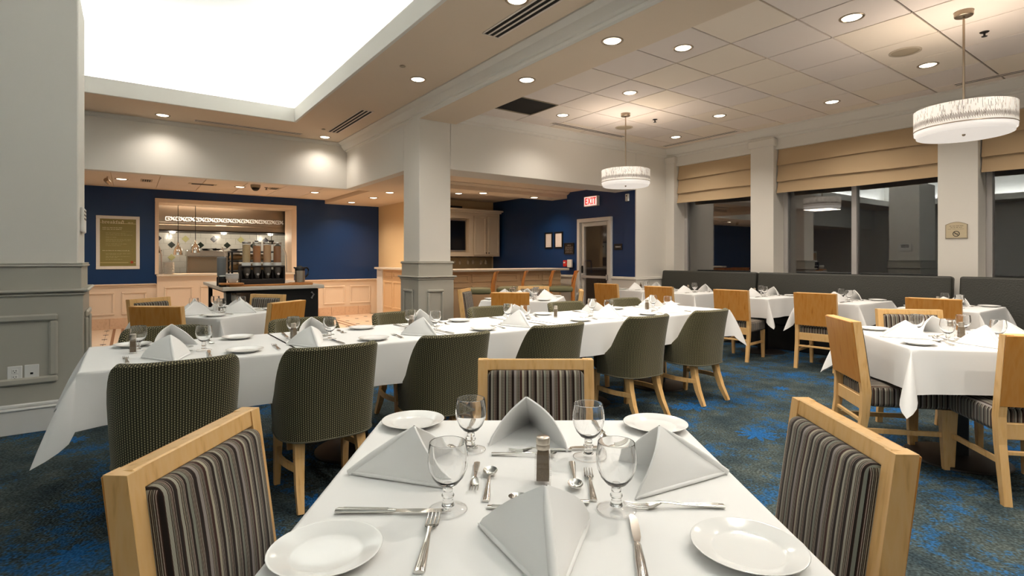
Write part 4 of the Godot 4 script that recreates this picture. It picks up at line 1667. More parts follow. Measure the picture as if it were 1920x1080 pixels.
func plate_mesh(r: float, h: float) -> ArrayMesh:
	var mb := MB.new()
	mb.lathe([[0.0, 0.0], [r * 0.58, 0.0], [r * 0.62, 0.001], [r * 0.68, h * 0.25], [r * 0.97, h * 0.86], [r, h * 0.95], [r * 0.99, h], [r * 0.95, h * 0.98], [r * 0.74, h * 0.62], [r * 0.66, h * 0.45], [r * 0.6, h * 0.32], [r * 0.3, h * 0.28], [0.0, h * 0.28]], 40)
	return mb.mesh()


# ---------------------------------------------------------------- the buffet island
func island() -> void:
	var t := thing("buffet_island", "dark buffet island with a pale stone top before the hatch", "buffet counter", W(6.97, 0.9, 0))
	# local x along the front, -z away
	var mb := MB.new()
	mb.box(Vector3(0.56, 0.90, -0.95), Vector3(1.16, 0.045, 1.94), 0.006)
	part("stone_top", mb.mesh(), M.stone, t)
	mb = MB.new()
	mb.box(Vector3(0.69, 0.44, -0.95), Vector3(0.80, 0.86, 1.75), 0.006)
	part("cabinet", mb.mesh(), M.black, t)
	mb = MB.new()
	for q in [[0.06, -0.1], [0.06, -1.8]]:
		mb.box(Vector3(q[0], 0.44, q[1]), Vector3(0.05, 0.87, 0.05), 0.004)
	mb.box(Vector3(0.18, 0.5, -0.95), Vector3(0.26, 0.02, 1.7), 0.003)
	mb.box(Vector3(0.18, 0.86, -0.95), Vector3(0.3, 0.03, 1.75), 0.003)
	part("side_rack", mb.mesh(), M.black, t)
	mb = MB.new()
	mb.tube([Vector3(1.0, 0.83, -0.065), Vector3(1.03, 0.80, -0.06), Vector3(1.0, 0.75, -0.065)], [0.012], 8)
	part("hook", mb.mesh(), M.alu, t)
	for i in 3:
		var c := thing("cup_dispenser", ["nearest", "middle", "farthest"][i] + " pale cup tube in the rack under the island top", "cup dispenser", W(7.2 + 0.33 * i, 1.06, 0.51), 0.0, "cup tubes under the island top")
		mb = MB.new()
		mb.lathe([[0.0, 0.0], [0.045, 0.0], [0.05, 0.22], [0.0, 0.222]], 18)
		part("tube", mb.mesh(), M.black, c)
		mb = MB.new()
		mb.lathe([[0.046, 0.2], [0.05, 0.31], [0.044, 0.31], [0.04, 0.22], [0.046, 0.2]], 18)
		part("cup", mb.mesh(), M.stone, c)
	# boards
	t = thing("serving_board", "long bamboo serving board under the cereal dispenser", "board", W(7.12, 1.33, 0.9225))
	mb = MB.new()
	mb.box(Vector3(0, 0.011, 0), Vector3(0.74, 0.022, 0.22), 0.006)
	part("board", mb.mesh(), M.bamboo, t)
	mb = MB.new()
	for s in [-1, 1]:
		mb.box(Vector3(s * 0.34, 0.024, 0), Vector3(0.02, 0.005, 0.2), 0.002)
	part("cleat", mb.mesh(), M.bamboo, t)
	t = thing("serving_board", "rounded wooden board under the white cereal bowls", "board", W(7.06, 0.99, 0.945))
	mb = MB.new()
	mb.rbox(Vector3(0, 0.012, 0), Vector3(0.25, 0.024, 0.17), 0.011)
	t.add_child(part_free("board", mb.mesh(), M.bamboo))
	t = thing("serving_board", "rounded wooden board under the steel coffee pot", "board", W(7.10, 1.79, 0.9225))
	mb = MB.new()
	mb.rbox(Vector3(0, 0.016, 0), Vector3(0.25, 0.032, 0.18), 0.012)
	t.add_child(part_free("board", mb.mesh(), M.bamboo))
	# cereal dispenser: a black stand with four filled tubes
	t = thing("cereal_dispenser", "black cereal dispenser with four clear tubes of cereal", "cereal dispenser", W(7.15, 1.34, 0.945))
	mb = MB.new()
	mb.box(Vector3(0, 0.03, 0), Vector3(0.50, 0.06, 0.17), 0.006)
	mb.box(Vector3(0, 0.10, -0.06), Vector3(0.5, 0.12, 0.03), 0.006)
	for x in [-0.245, 0.245]:
		mb.box(Vector3(x, 0.11, 0.0), Vector3(0.02, 0.2, 0.14), 0.005)
	for x in [-0.117, 0.0, 0.117]:
		mb.box(Vector3(x, 0.10, -0.01), Vector3(0.012, 0.15, 0.1), 0.003)
	mb.box(Vector3(0, 0.215, 0.0), Vector3(0.51, 0.02, 0.14), 0.006)
	part("stand", mb.mesh(), M.dark, t)
	var grains := [[Color8(186, 150, 96), Color8(222, 196, 142), Color8(138, 100, 54)], [Color8(170, 84, 26), Color8(216, 158, 78), Color8(96, 38, 16)], [Color8(196, 142, 88), Color8(228, 192, 142), Color8(140, 78, 44)], [Color8(140, 70, 24), Color8(200, 142, 62), Color8(78, 32, 14)]]
	for i in 4:
		var x := -0.175 + 0.117 * i
		mb = MB.new()
		mb.lathe([[0.046, 0.262], [0.047, 0.50], [0.045, 0.50], [0.044, 0.262], [0.046, 0.262]], 24, Vector3(x, 0, 0.0))
		var tube := part("clear_tube", mb.mesh(), M.glass, t)
		mb = MB.new()
		mb.lathe([[0.0, 0.264], [0.042, 0.264], [0.042, 0.475 - 0.012 * (i % 2)], [0.0, 0.482 - 0.012 * (i % 2)]], 20, Vector3(x, 0, 0.0))
		var gm := mat(Color.WHITE, 0.8)
		gm.albedo_texture = noise_tex(128, 0.12, [grains[i][2], grains[i][0], grains[i][1], grains[i][0], grains[i][2]], 60 + i, 2, false, 1.0, FastNoiseLite.TYPE_CELLULAR)
		planar(gm, Vector3.ONE * 9.0)
		part("cereal", mb.mesh(), gm, tube)
		mb = MB.new()
		mb.lathe([[0.0, 0.515], [0.046, 0.515], [0.049, 0.51], [0.049, 0.495], [0.044, 0.494]], 24, Vector3(x, 0, 0.0))
		part("tube_lid", mb.mesh(), M.chrome, tube)
		mb = MB.new()
		mb.lathe([[0.049, 0.215], [0.05, 0.26], [0.046, 0.264], [0.04, 0.215]], 24, Vector3(x, 0, 0.0))
		part("white_collar", mb.mesh(), M.white, t)
		mb = MB.new()
		mb.lathe([[0.0, 0.07], [0.02, 0.07], [0.022, 0.10], [0.03, 0.115], [0.042, 0.14], [0.046, 0.175], [0.046, 0.215]], 20, Vector3(x, 0, 0.012))
		part("portion_wheel", mb.mesh(), mat(Color8(96, 90, 84), 0.3), t)
		mb = MB.new()
		mb.tube([Vector3(x, 0.12, 0.05), Vector3(x, 0.12, 0.075)], [0.014], 10)
		part("knob", mb.mesh(), M.alu, t)
	# bowls
	for i in 4:
		var b := single("cereal_bowl", bowl_mesh(), M.porcelain, "white cereal bowl left of the dispenser, %s of its stack" % ["bottom one", "second from the bottom", "second from the top", "top one"][i], "bowl", W(7.06, 1.0, 0.969 + 0.016 * i), 0.0, "stacked cereal bowls")
		b.scale = Vector3.ONE
	# coffee pot
	t = thing("coffee_pot", "steel thermal coffee pot with black lid and handle on a board", "coffee pot", W(7.1, 1.775, 0.9545))
	mb = MB.new()
	mb.lathe([[0.0, 0.0], [0.058, 0.0], [0.06, 0.006], [0.06, 0.145], [0.056, 0.15], [0.0, 0.15]], 28)
	part("steel_body", mb.mesh(), M.steel, t)
	mb = MB.new()
	mb.lathe([[0.058, 0.148], [0.06, 0.165], [0.055, 0.185], [0.04, 0.195], [0.025, 0.2], [0.02, 0.208], [0.0, 0.21]], 24)
	part("lid", mb.mesh(), M.black, t)
	mb = MB.new()
	mb.tube([Vector3(0.04, 0.18, 0), Vector3(0.085, 0.185, 0), Vector3(0.105, 0.16, 0), Vector3(0.1, 0.10, 0), Vector3(0.062, 0.06, 0)], [0.012], 8)
	part("handle", mb.mesh(), M.black, t)
	mb = MB.new()
	mb.tube([Vector3(-0.045, 0.175, 0), Vector3(-0.075, 0.19, 0)], [0.014, 0.008], 8)
	part("spout", mb.mesh(), M.black, t)
	# bread case behind, grey juice jug, black cup
	t = thing("bread_case", "black open bread case with two shelves behind the dispenser", "display case", W(7.72, 1.32, 0.9225))
	mb = MB.new()
	for y in [0.012, 0.17, 0.30, 0.42]:
		mb.box(Vector3(0, y, 0), Vector3(0.52, 0.018, 0.3), 0.004)
	for x in [-0.25, 0.25]:
		for z in [-0.14, 0.14]:
			mb.box(Vector3(x, 0.21, z), Vector3(0.022, 0.42, 0.022), 0.003)
	part("frame", mb.mesh(), M.black, t)
	for i in 6:
		var up: bool = i < 3
		t = thing("bread_loaf", ["left", "middle", "right"][i % 3] + " crusty loaf on the " + ("upper" if up else "lower") + " shelf of the bread case", "bread", W(7.72, 1.15 + 0.16 * (i % 3), 1.2325 if up else 1.1025), 0.35, "loaves in the bread case")
		mb = MB.new()
		mb.tube([Vector3(-0.1, 0.03, 0), Vector3(-0.085, 0.035, 0), Vector3(0.0, 0.042, 0), Vector3(0.085, 0.035, 0), Vector3(0.1, 0.03, 0)], [0.012, 0.032, 0.04, 0.032, 0.012], 14)
		part("crust", mb.mesh(), mat(Color8(202, 156, 104), 0.8), t)
		mb = MB.new()
		for s in 3:
			mb.bar(Vector3(-0.05 + 0.045 * s, 0.079, -0.02), Vector3(-0.03 + 0.045 * s, 0.079, 0.02), 0.008, 0.006)
		part("score", mb.mesh(), mat(Color8(232, 206, 164), 0.9), t)
	t = thing("juice_jug", "grey beverage container standing left of the white bowls", "container", W(7.4, 0.93, 0.9225))
	mb = MB.new()
	mb.lathe([[0.0, 0.12], [0.05, 0.12], [0.052, 0.34], [0.048, 0.352], [0.0, 0.355]], 24)
	part("grey_cylinder", mb.mesh(), mat(Color8(128, 130, 132), 0.5), t)
	mb = MB.new()
	mb.lathe([[0.0, 0.0], [0.055, 0.0], [0.055, 0.10], [0.04, 0.12], [0.0, 0.122]], 20)
	part("black_base", mb.mesh(), M.black, t)
	mb = MB.new()
	mb.tube([Vector3(0, 0.06, 0.05), Vector3(0, 0.06, 0.085), Vector3(0, 0.035, 0.09)], [0.009], 8)
	part("tap", mb.mesh(), M.chrome, t)
	t = thing("napkin_caddy", "black caddy beside the grey container on the island", "caddy", W(7.12, 0.93, 0.9225))
	mb = MB.new()
	mb.box(Vector3(-0.02, 0.06, -0.06), Vector3(0.08, 0.12, 0.08), 0.005)
	part("box", mb.mesh(), M.black, t)
	mb = MB.new()
	mb.box(Vector3(-0.02, 0.125, -0.06), Vector3(0.06, 0.012, 0.06), 0.003)
	part("napkin_pile", mb.mesh(), M.white, t)


func part_free(called: String, mesh: Mesh, m: Material) -> MeshInstance3D:
	var o := MeshInstance3D.new()
	o.name = called
	o.mesh = mesh
	o.material_override = m
	return o


func bowl_mesh() -> ArrayMesh:
	var mb := MB.new()
	mb.lathe([[0.0, 0.0], [0.034, 0.0], [0.038, 0.008], [0.06, 0.035], [0.072, 0.058], [0.073, 0.061], [0.070, 0.06], [0.056, 0.037], [0.034, 0.013], [0.0, 0.01]], 28)
	return mb.mesh()


# ---------------------------------------------------------------- bar, cabinets, television, stools' bar
func bar_things() -> void:
	var t := thing("bar_counter", "cream panelled bar with a pale stone counter top", "bar", W(8.0, 5.6, 0))
	# local x along b, +z towards the room
	var mb := MB.new()
	mb.box(Vector3(0.03, 0.515, -0.09), Vector3(2.64, 1.03, 0.14), 0.004)
	part("front_wall", mb.mesh(), M.bar_wood, t)
	mb = MB.new()
	mb.box(Vector3(0.07, 1.05, -0.18), Vector3(2.76, 0.042, 0.62), 0.008)
	part("stone_top", mb.mesh(), M.stone, t)
	for i in 5:
		mb = MB.new()
		var x0 := -1.24 + 0.53 * i
		for q in [[0.84, 0.98], [0.2, 0.78]]:
			for e in [[x0 + 0.235, q[1] - 0.018, 0.47, 0.036], [x0 + 0.235, q[0] + 0.018, 0.47, 0.036], [x0 + 0.018, (q[0] + q[1]) / 2, 0.036, q[1] - q[0] - 0.072], [x0 + 0.452, (q[0] + q[1]) / 2, 0.036, q[1] - q[0] - 0.072]]:
				mb.box(Vector3(e[0], e[1], -0.013), Vector3(e[2], e[3], 0.018), 0.006)
		part("panel", mb.mesh(), M.bar_wood, t)
	mb = MB.new()
	mb.box(Vector3(0.03, 0.08, -0.01), Vector3(2.64, 0.16, 0.03), 0.006)
	part("kick_board", mb.mesh(), M.bar_wood, t)
	t = thing("side_counter", "cream panelled side counter against the cream wall behind the column", "counter", W(10.0, 4.73, 0), -PI / 2)
	# local x towards the viewer, +z towards smaller b
	mb = MB.new()
	mb.box(Vector3(0.1, 0.515, 0.095), Vector3(2.8, 1.03, 0.18), 0.004)
	part("body", mb.mesh(), M.bar_wood, t)
	mb = MB.new()
	mb.box(Vector3(-1.33, 0.515, 0.11), Vector3(0.3, 1.03, 0.2), 0.004)
	part("white_post", mb.mesh(), M.skirting, t)
	mb = MB.new()
	mb.box(Vector3(0.05, 1.05, 0.145), Vector3(3.0, 0.042, 0.28), 0.006)
	part("stone_top", mb.mesh(), M.stone, t)
	for i in 5:
		mb = MB.new()
		var x0 := -1.12 + 0.5 * i
		for q in [[0.84, 0.98], [0.2, 0.78]]:
			for e in [[x0 + 0.22, q[1] - 0.018, 0.44, 0.036], [x0 + 0.22, q[0] + 0.018, 0.44, 0.036], [x0 + 0.018, (q[0] + q[1]) / 2, 0.036, q[1] - q[0] - 0.072], [x0 + 0.422, (q[0] + q[1]) / 2, 0.036, q[1] - q[0] - 0.072]]:
				mb.box(Vector3(e[0], e[1], 0.188), Vector3(e[2], e[3], 0.018), 0.006)
		part("panel", mb.mesh(), M.bar_wood, t)
	# wall cabinets with the television between them
	t = thing("wall_cabinet", "cream wall cabinet with two panelled doors and crown beside television", "cabinet", W(10.8, 6.78, 1.31))
	# local +z towards the room, x along b
	mb = MB.new()
	mb.box(Vector3(0, 0.5, 0.175), Vector3(0.74, 1.0, 0.35), 0.004)
	part("body", mb.mesh(), M.cab, t)
	mb = MB.new()
	mb.box(Vector3(0.01, 1.02, 0.21), Vector3(0.76, 0.04, 0.40), 0.01)
	mb.box(Vector3(0.02, 1.055, 0.235), Vector3(0.78, 0.04, 0.45), 0.01)
	part("crown", mb.mesh(), M.cab, t)
	for s in [-1, 1]:
		mb = MB.new()
		var x: float = s * 0.18
		mb.box(Vector3(x, 0.48, 0.36), Vector3(0.345, 0.9, 0.02), 0.003)
		for e in [[0.0, 0.90, 0.335, 0.06], [0.0, 0.06, 0.335, 0.06], [-0.14, 0.48, 0.055, 0.78], [0.14, 0.48, 0.055, 0.78]]:
			mb.box(Vector3(x + e[0], e[1], 0.375), Vector3(e[2], e[3], 0.016), 0.005)
		var d := part("door", mb.mesh(), M.cab, t)
		mb = MB.new()
		mb.lathe([[0.0, 0.0], [0.008, 0.004], [0.008, 0.014], [0.016, 0.02], [0.014, 0.03], [0.0, 0.033]], 12)
		mb = MB.new()
		mb.tube([Vector3(s * 0.035, 0.08, 0.38), Vector3(s * 0.035, 0.08, 0.4), Vector3(s * 0.035, 0.08, 0.412)], [0.007, 0.014, 0.011], 10)
		part("knob", mb.mesh(), M.dark, d)
	t = thing("media_cabinet", "cream wall cabinet framing the television above the back bar", "cabinet", W(10.775, 5.63, 1.31))
	mb = MB.new()
	mb.box(Vector3(0, 0.5, 0.10), Vector3(1.55, 1.0, 0.2), 0.004)
	for e in [[0.0, 0.93, 1.55, 0.14], [0.0, 0.045, 1.55, 0.09], [-0.74, 0.475, 0.07, 0.77], [0.72, 0.475, 0.11, 0.77]]:
		mb.box(Vector3(e[0], e[1], 0.275), Vector3(e[2], e[3], 0.15), 0.004)
	part("body", mb.mesh(), M.cab, t)
	mb = MB.new()
	mb.box(Vector3(0, 1.02, 0.21), Vector3(1.55, 0.04, 0.40), 0.01)
	mb.box(Vector3(0, 1.055, 0.235), Vector3(1.55, 0.04, 0.45), 0.01)
	part("crown", mb.mesh(), M.cab, t)
	t = thing("television", "black flat television set into the cream cabinet", "television", W(10.56, 5.63, 1.42))
	mb = MB.new()
	mb.box(Vector3(0, 0.36, 0), Vector3(1.30, 0.72, 0.05), 0.006)
	part("bezel", mb.mesh(), M.steel, t)
	mb = MB.new()
	mb.box(Vector3(0, 0.365, 0.026), Vector3(1.26, 0.66, 0.006), 0.002)
	part("screen", mb.mesh(), mat(Color8(7, 7, 8), 0.15), t)
	single("media_box", room_box(-0.12, 0.12, -0.2, 0.2, 0.0, 0.06, 0.006), M.black, "small black media box on top of the television cabinet", "media player", W(10.6, 5.95, 2.385))
	# back counter with upside-down glasses hanging over it
	t = thing("back_counter", "back bar counter under the cream cabinets with a steel backsplash", "counter", W(10.8, 6.0, 0))
	mb = MB.new()
	mb.box(Vector3(0, 0.45, 0.31), Vector3(2.3, 0.9, 0.6), 0.004)
	part("body", mb.mesh(), M.bar_wood, t)
	mb = MB.new()
	mb.box(Vector3(0, 0.92, 0.33), Vector3(2.32, 0.04, 0.64), 0.006)
	part("top", mb.mesh(), M.stone, t)
	mb = MB.new()
	mb.box(Vector3(0, 1.12, 0.008), Vector3(2.3, 0.36, 0.012), 0.002)
	part("backsplash", mb.mesh(), mat(Color8(196, 172, 128), 0.35, 0.6), t)
	t = thing("glass_rack", "dark rail rack for stemware under the cream cabinets", "glass rack", W(10.62, 6.3, 1.31))
	for k in 9:
		mb = MB.new()
		mb.box(Vector3(-0.75 + 0.175 * k, -0.012, 0.0), Vector3(0.05, 0.018, 0.24), 0.003)
		part("rail", mb.mesh(), M.dark, t)
	for k in 8:
		var g := put("stemglass", W(10.56 + 0.06 * (k % 2), 5.64 + 0.175 * k, 1.288), 0.0, "stemmed glass hanging under the cabinets, %s from the left" % ["first", "second", "third", "fourth", "fifth", "sixth", "seventh", "eighth"][k], "stemmed glasses hanging over the back bar")
		g.rotation.x = PI


func make_stemglass(_k: String) -> Node3D:
	var t := model("hanging_glass", "wine glass")
	var mb := MB.new()
	mb.lathe([[0.0, 0.0], [0.03, 0.001], [0.03, 0.003], [0.005, 0.006], [0.004, 0.06], [0.015, 0.07], [0.034, 0.095], [0.036, 0.12], [0.03, 0.16], [0.029, 0.16], [0.034, 0.12], [0.032, 0.097], [0.0, 0.072]], 16)
	part("glass_body", mb.mesh(), M.glass, t)
	return t


# ---------------------------------------------------------------- tables and cloths
func drape(mb: MB, w: float, d: float, drop: float, seed_at: int, on: Array) -> void:
	# a cloth on a table top: on says which sides hang (back -z, right +x, front +z, left -x)
	var r := RandomNumberGenerator.new()
	r.seed = seed_at
	var e := 0.012
	var rows := []
	for j in 9:
		var row := []
		for i in 9:
			row.append(Vector3(lerpf(-w / 2 + e, w / 2 - e, i / 8.0), 0.0008 * sin(i * 1.9 + seed_at) * sin(j * 1.3 + seed_at * 0.7), lerpf(-d / 2 + e, d / 2 - e, j / 8.0)))
		rows.append(row)
	for j in 9:
		for i in 9:
			if i == 0 or j == 0 or i == 8 or j == 8:
				rows[j][i].y = 0.0
	mb.sheet(rows, true)
	var cn := [Vector3(-w / 2, 0, -d / 2), Vector3(w / 2, 0, -d / 2), Vector3(w / 2, 0, d / 2), Vector3(-w / 2, 0, d / 2)]
	var nn := [Vector3(0, 0, -1), Vector3(1, 0, 0), Vector3(0, 0, 1), Vector3(-1, 0, 0)]
	var sm := []     # samples: [point, outward, corner weight, side weight, distance along, tangent]
	var strips := []
	var start := 0
	for k in 4:
		if not on[k]:
			start = k
	for kk in 4:
		var k := (start + kk) % 4
		if not on[k]:
			if sm:
				strips.append(sm)
			sm = []
			continue
		var a: Vector3 = cn[k]
		var b: Vector3 = cn[(k + 1) % 4]
		var n: int = maxi(10, int(a.distance_to(b) / 0.045))
		for i in n + 1:
			var f := float(i) / n
			var edge := minf(f if on[(k + 3) % 4] else 1.0, 1.0 - f if on[(k + 1) % 4] else 1.0) * a.distance_to(b)
			sm.append([a.lerp(b, f), nn[k], 0.0, edge, f * a.distance_to(b) + k * 3.1, (b - a).normalized()])
		if on[(k + 1) % 4]:
			var skew := r.randf_range(-0.55, 0.55)
			for i in range(1, 8):
				var c := i / 4.0 - 1.0
				var dirn: Vector3 = nn[k].slerp(nn[(k + 1) % 4], i / 8.0)
				sm.append([b, dirn, 1.0 - absf(c), 0.0, skew, (nn[k] - nn[(k + 1) % 4]).normalized()])
	if sm:
		if strips.size() == 0 and on[0] and on[1] and on[2] and on[3]:
			sm.append(sm[0])
		strips.append(sm)
	var p1 := r.randf() * 6.0
	var p2 := r.randf() * 6.0
	for s in strips:
		rows = []
		for q in [[-e, 0.0], [-e * 0.7, -e * 0.06], [-e * 0.3, -e * 0.28], [0.0, -e], [0.1, -1], [0.25, -1], [0.4, -1], [0.55, -1], [0.7, -1], [0.85, -1], [1.0, -1]]:
			var row := []
			for t in s:
				var p: Vector3 = t[0]
				var o: Vector3 = t[1]
				if q[1] > -0.5:
					# rounded lip; at a corner the diagonal is longer
					var k := 1.0 if t[2] == 0.0 else 1.0
					var base := p
					if t[2] > 0.0 or t[3] < 0.001 and t[2] == 0.0 and is_corner(t, s):
						base = p
					row.append(base + corner_lip(t, q[0]) * k + Vector3(0, q[1], 0))
					continue
				var f: float = q[0]
				var y := -e - (drop - e) * f
				if t[2] > 0.0:
					var h: float = t[2]
					var out: Vector3 = o * (0.045 + 0.125 * h) * f + t[5] * t[4] * 0.11 * h * f
					row.append(p + out + Vector3(0, y * (1.0 + 0.06 * f + 0.40 * h * f), 0))
				else:
					var near: float = exp(-pow((t[3] - 0.10) / 0.07, 2.0)) if t[3] < 0.5 else 0.0
					var wave: float = 0.010 * sin(t[4] * 9.0 + p1) + 0.006 * sin(t[4] * 21.0 + p2)
					row.append(p + o * f * (0.014 + wave - 0.012 * near + 0.033 * pow(maxf(0.0, 1.0 - t[3] / 0.13), 1.5)) + Vector3(0, y * (1.0 + 0.02 * sin(t[4] * 5.0 + p2) * f), 0))
			rows.append(row)
		mb.sheet(rows)


func is_corner(_t: Array, _s: Array) -> bool:
	return false


func corner_lip(t: Array, inset: float) -> Vector3:
	# pulls the lip inward square to the sides, so that a corner meets the flat top in one point
	var o: Vector3 = t[1]
	if t[2] > 0.0:
		return Vector3(signf(t[0].x), 0, signf(t[0].z)) * inset
	if t[3] < 0.001:
		return Vector3(signf(t[0].x), 0, signf(t[0].z)) * inset
	return o * inset


func table(at: Vector3, turn: float, w: float, d: float, label: String, cloth_label: String, seed_at: int, on := [true, true, true, true], drop := 0.245) -> void:
	var t := thing("dining_table", label, "table", at, turn, "square dining tables")
	var mb := MB.new()
	mb.box(Vector3(0, 0.7295, 0), Vector3(w - 0.03, 0.035, d - 0.03), 0.008)
	part("tabletop", mb.mesh(), M.dark, t)
	mb = MB.new()
	mb.box(Vector3(0, 0.37, 0), Vector3(0.10, 0.69, 0.10), 0.008)
	part("pedestal", mb.mesh(), M.black, t)
	mb = MB.new()
	mb.lathe([[0.27, 0.0], [0.275, 0.006], [0.262, 0.016], [0.1, 0.028], [0.06, 0.035], [0.0, 0.036]], 36)
	part("base_plate", mb.mesh(), M.dark, t)
	mb = MB.new()
	drape(mb, w, d, drop, seed_at, on)
	single("tablecloth", mb.mesh(), M.linen, cloth_label, "tablecloth", at + Vector3(0, 0.75, 0), turn, "white tablecloths")


func tables() -> void:
	table(C(0.0525, 1.2, 0), yaw_rd(0, 1), 0.93, 0.93, "square foreground dining table under the nearest white cloth", "white cloth on the foreground table nearest the viewer", 3)
	table(C(2.784, 3.35, 0), yaw_rd(0.2, 0.98), 0.93, 0.93, "square dining table at the right among three wooden chairs", "white cloth with a hanging pointed corner, right-hand table", 11)
	table(C(-2.79, 5.07, 0), yaw_rd(0.26, 0.966), 0.93, 0.93, "square dining table at the left before the buffet island", "white cloth on the left table before the buffet island", 5)
	table(C(0.16, 6.82, 0), yaw_rd(0.21, 0.98), 0.91, 0.91, "square dining table in front of the bar stools", "white cloth on the table in front of the bar stools", 6)
	var n := ["nearest the right edge of the view", "second from the right along the banquette", "third from the right along the banquette", "fourth from the right along the banquette", "farthest along, by the light corner wall"]
	for k in 5:
		table(W([1.84, 2.86, 3.88, 4.95, 5.88][k], 6.96, 0), yaw_ab(0, 1), 0.66, 0.94, "banquette table " + n[k], "white cloth on the banquette table " + n[k], 21 + k)
	var e := [-0.18, 0.76, 1.70, 2.68, 3.70, 4.82]
	var nth := ["first", "second", "third", "fourth", "fifth"]
	for k in 5:
		# facing +a: local +x is towards smaller b
		table(W(3.445, (e[k] + e[k + 1]) / 2, 0.0007 * (k % 2)), yaw_ab(1, 0), e[k + 1] - e[k] + 0.012, 0.85 + 0.003 * (k % 2), nth[k] + " table from the left in the long row", "white cloth on the %s table from the left of the long row" % nth[k], 31 + k, [true, k == 0, true, k == 4], 0.25)


# ---------------------------------------------------------------- chairs
func make_striped_chair(_k: String) -> Node3D:   # faces +z; wooden back panel behind, striped pad in front
	var t := model("striped_chair", "chair")
	var mb := MB.new()
	mb.rbox(Vector3(0, 0.415, 0.01), Vector3(0.43, 0.125, 0.44), 0.028, Vector3(0, 0.012, 0))
	part("seat", mb.mesh(), M.stripe, t)
	for s in [-1, 1]:
		mb = MB.new()
		var side := PackedVector2Array([Vector2(-0.265, 0.0), Vector2(-0.212, 0.30), Vector2(-0.200, 0.44), Vector2(-0.258, 0.868), Vector2(-0.303, 0.868), Vector2(-0.252, 0.44), Vector2(-0.256, 0.30), Vector2(-0.297, 0.0)])
		mb.T = Transform3D(Basis(Vector3(0, 0, 1), Vector3(0, 1, 0), Vector3(-1, 0, 0)), Vector3(s * 0.2, 0, 0))
		mb.prism(side, -0.0185, 0.0185)
		part("rear_leg", mb.mesh(), M.maple, t)
		mb = MB.new()
		mb.bar(Vector3(s * 0.19, 0.355, 0.195), Vector3(s * 0.192, 0.0, 0.205), 0.044, 0.044, 0.03, 0.03)
		part("front_leg", mb.mesh(), M.maple, t)
		mb = MB.new()
		mb.bar(Vector3(s * 0.192, 0.205, -0.235), Vector3(s * 0.19, 0.205, 0.19), 0.016, 0.028)
		part("side_stretcher", mb.mesh(), M.maple, t)
	mb = MB.new()
	mb.box(Vector3(0, 0.365, -0.228), Vector3(0.37, 0.085, 0.026), 0.004)
	part("rear_apron", mb.mesh(), M.maple, t)
	mb = MB.new()
	mb.box(Vector3(0, 0.255, -0.238), Vector3(0.37, 0.022, 0.018), 0.003)
	part("rear_stretcher", mb.mesh(), M.maple, t)
	var tilt := atan2(0.058, 0.428)
	var bk := Transform3D(Basis(Vector3.RIGHT, -tilt), Vector3(0, 0.44, -0.226))
	mb = MB.new()
	mb.T = bk
	mb.box(Vector3(0, 0.411, 0.0005), Vector3(0.40, 0.042, 0.044), 0.003)
	part("top_rail", mb.mesh(), M.maple, t)
	mb = MB.new()
	mb.T = bk
	mb.box(Vector3(0, 0.245, -0.0235), Vector3(0.433, 0.372, 0.006), 0.002)
	part("back_panel", mb.mesh(), M.veneer, t)
	mb = MB.new()
	mb.T = bk
	mb.rbox(Vector3(0, 0.215, 0.018), Vector3(0.362, 0.352, 0.066), 0.024, Vector3(0, 0, 0.010))
	part("back_pad", mb.mesh(), M.stripe, t)
	return t


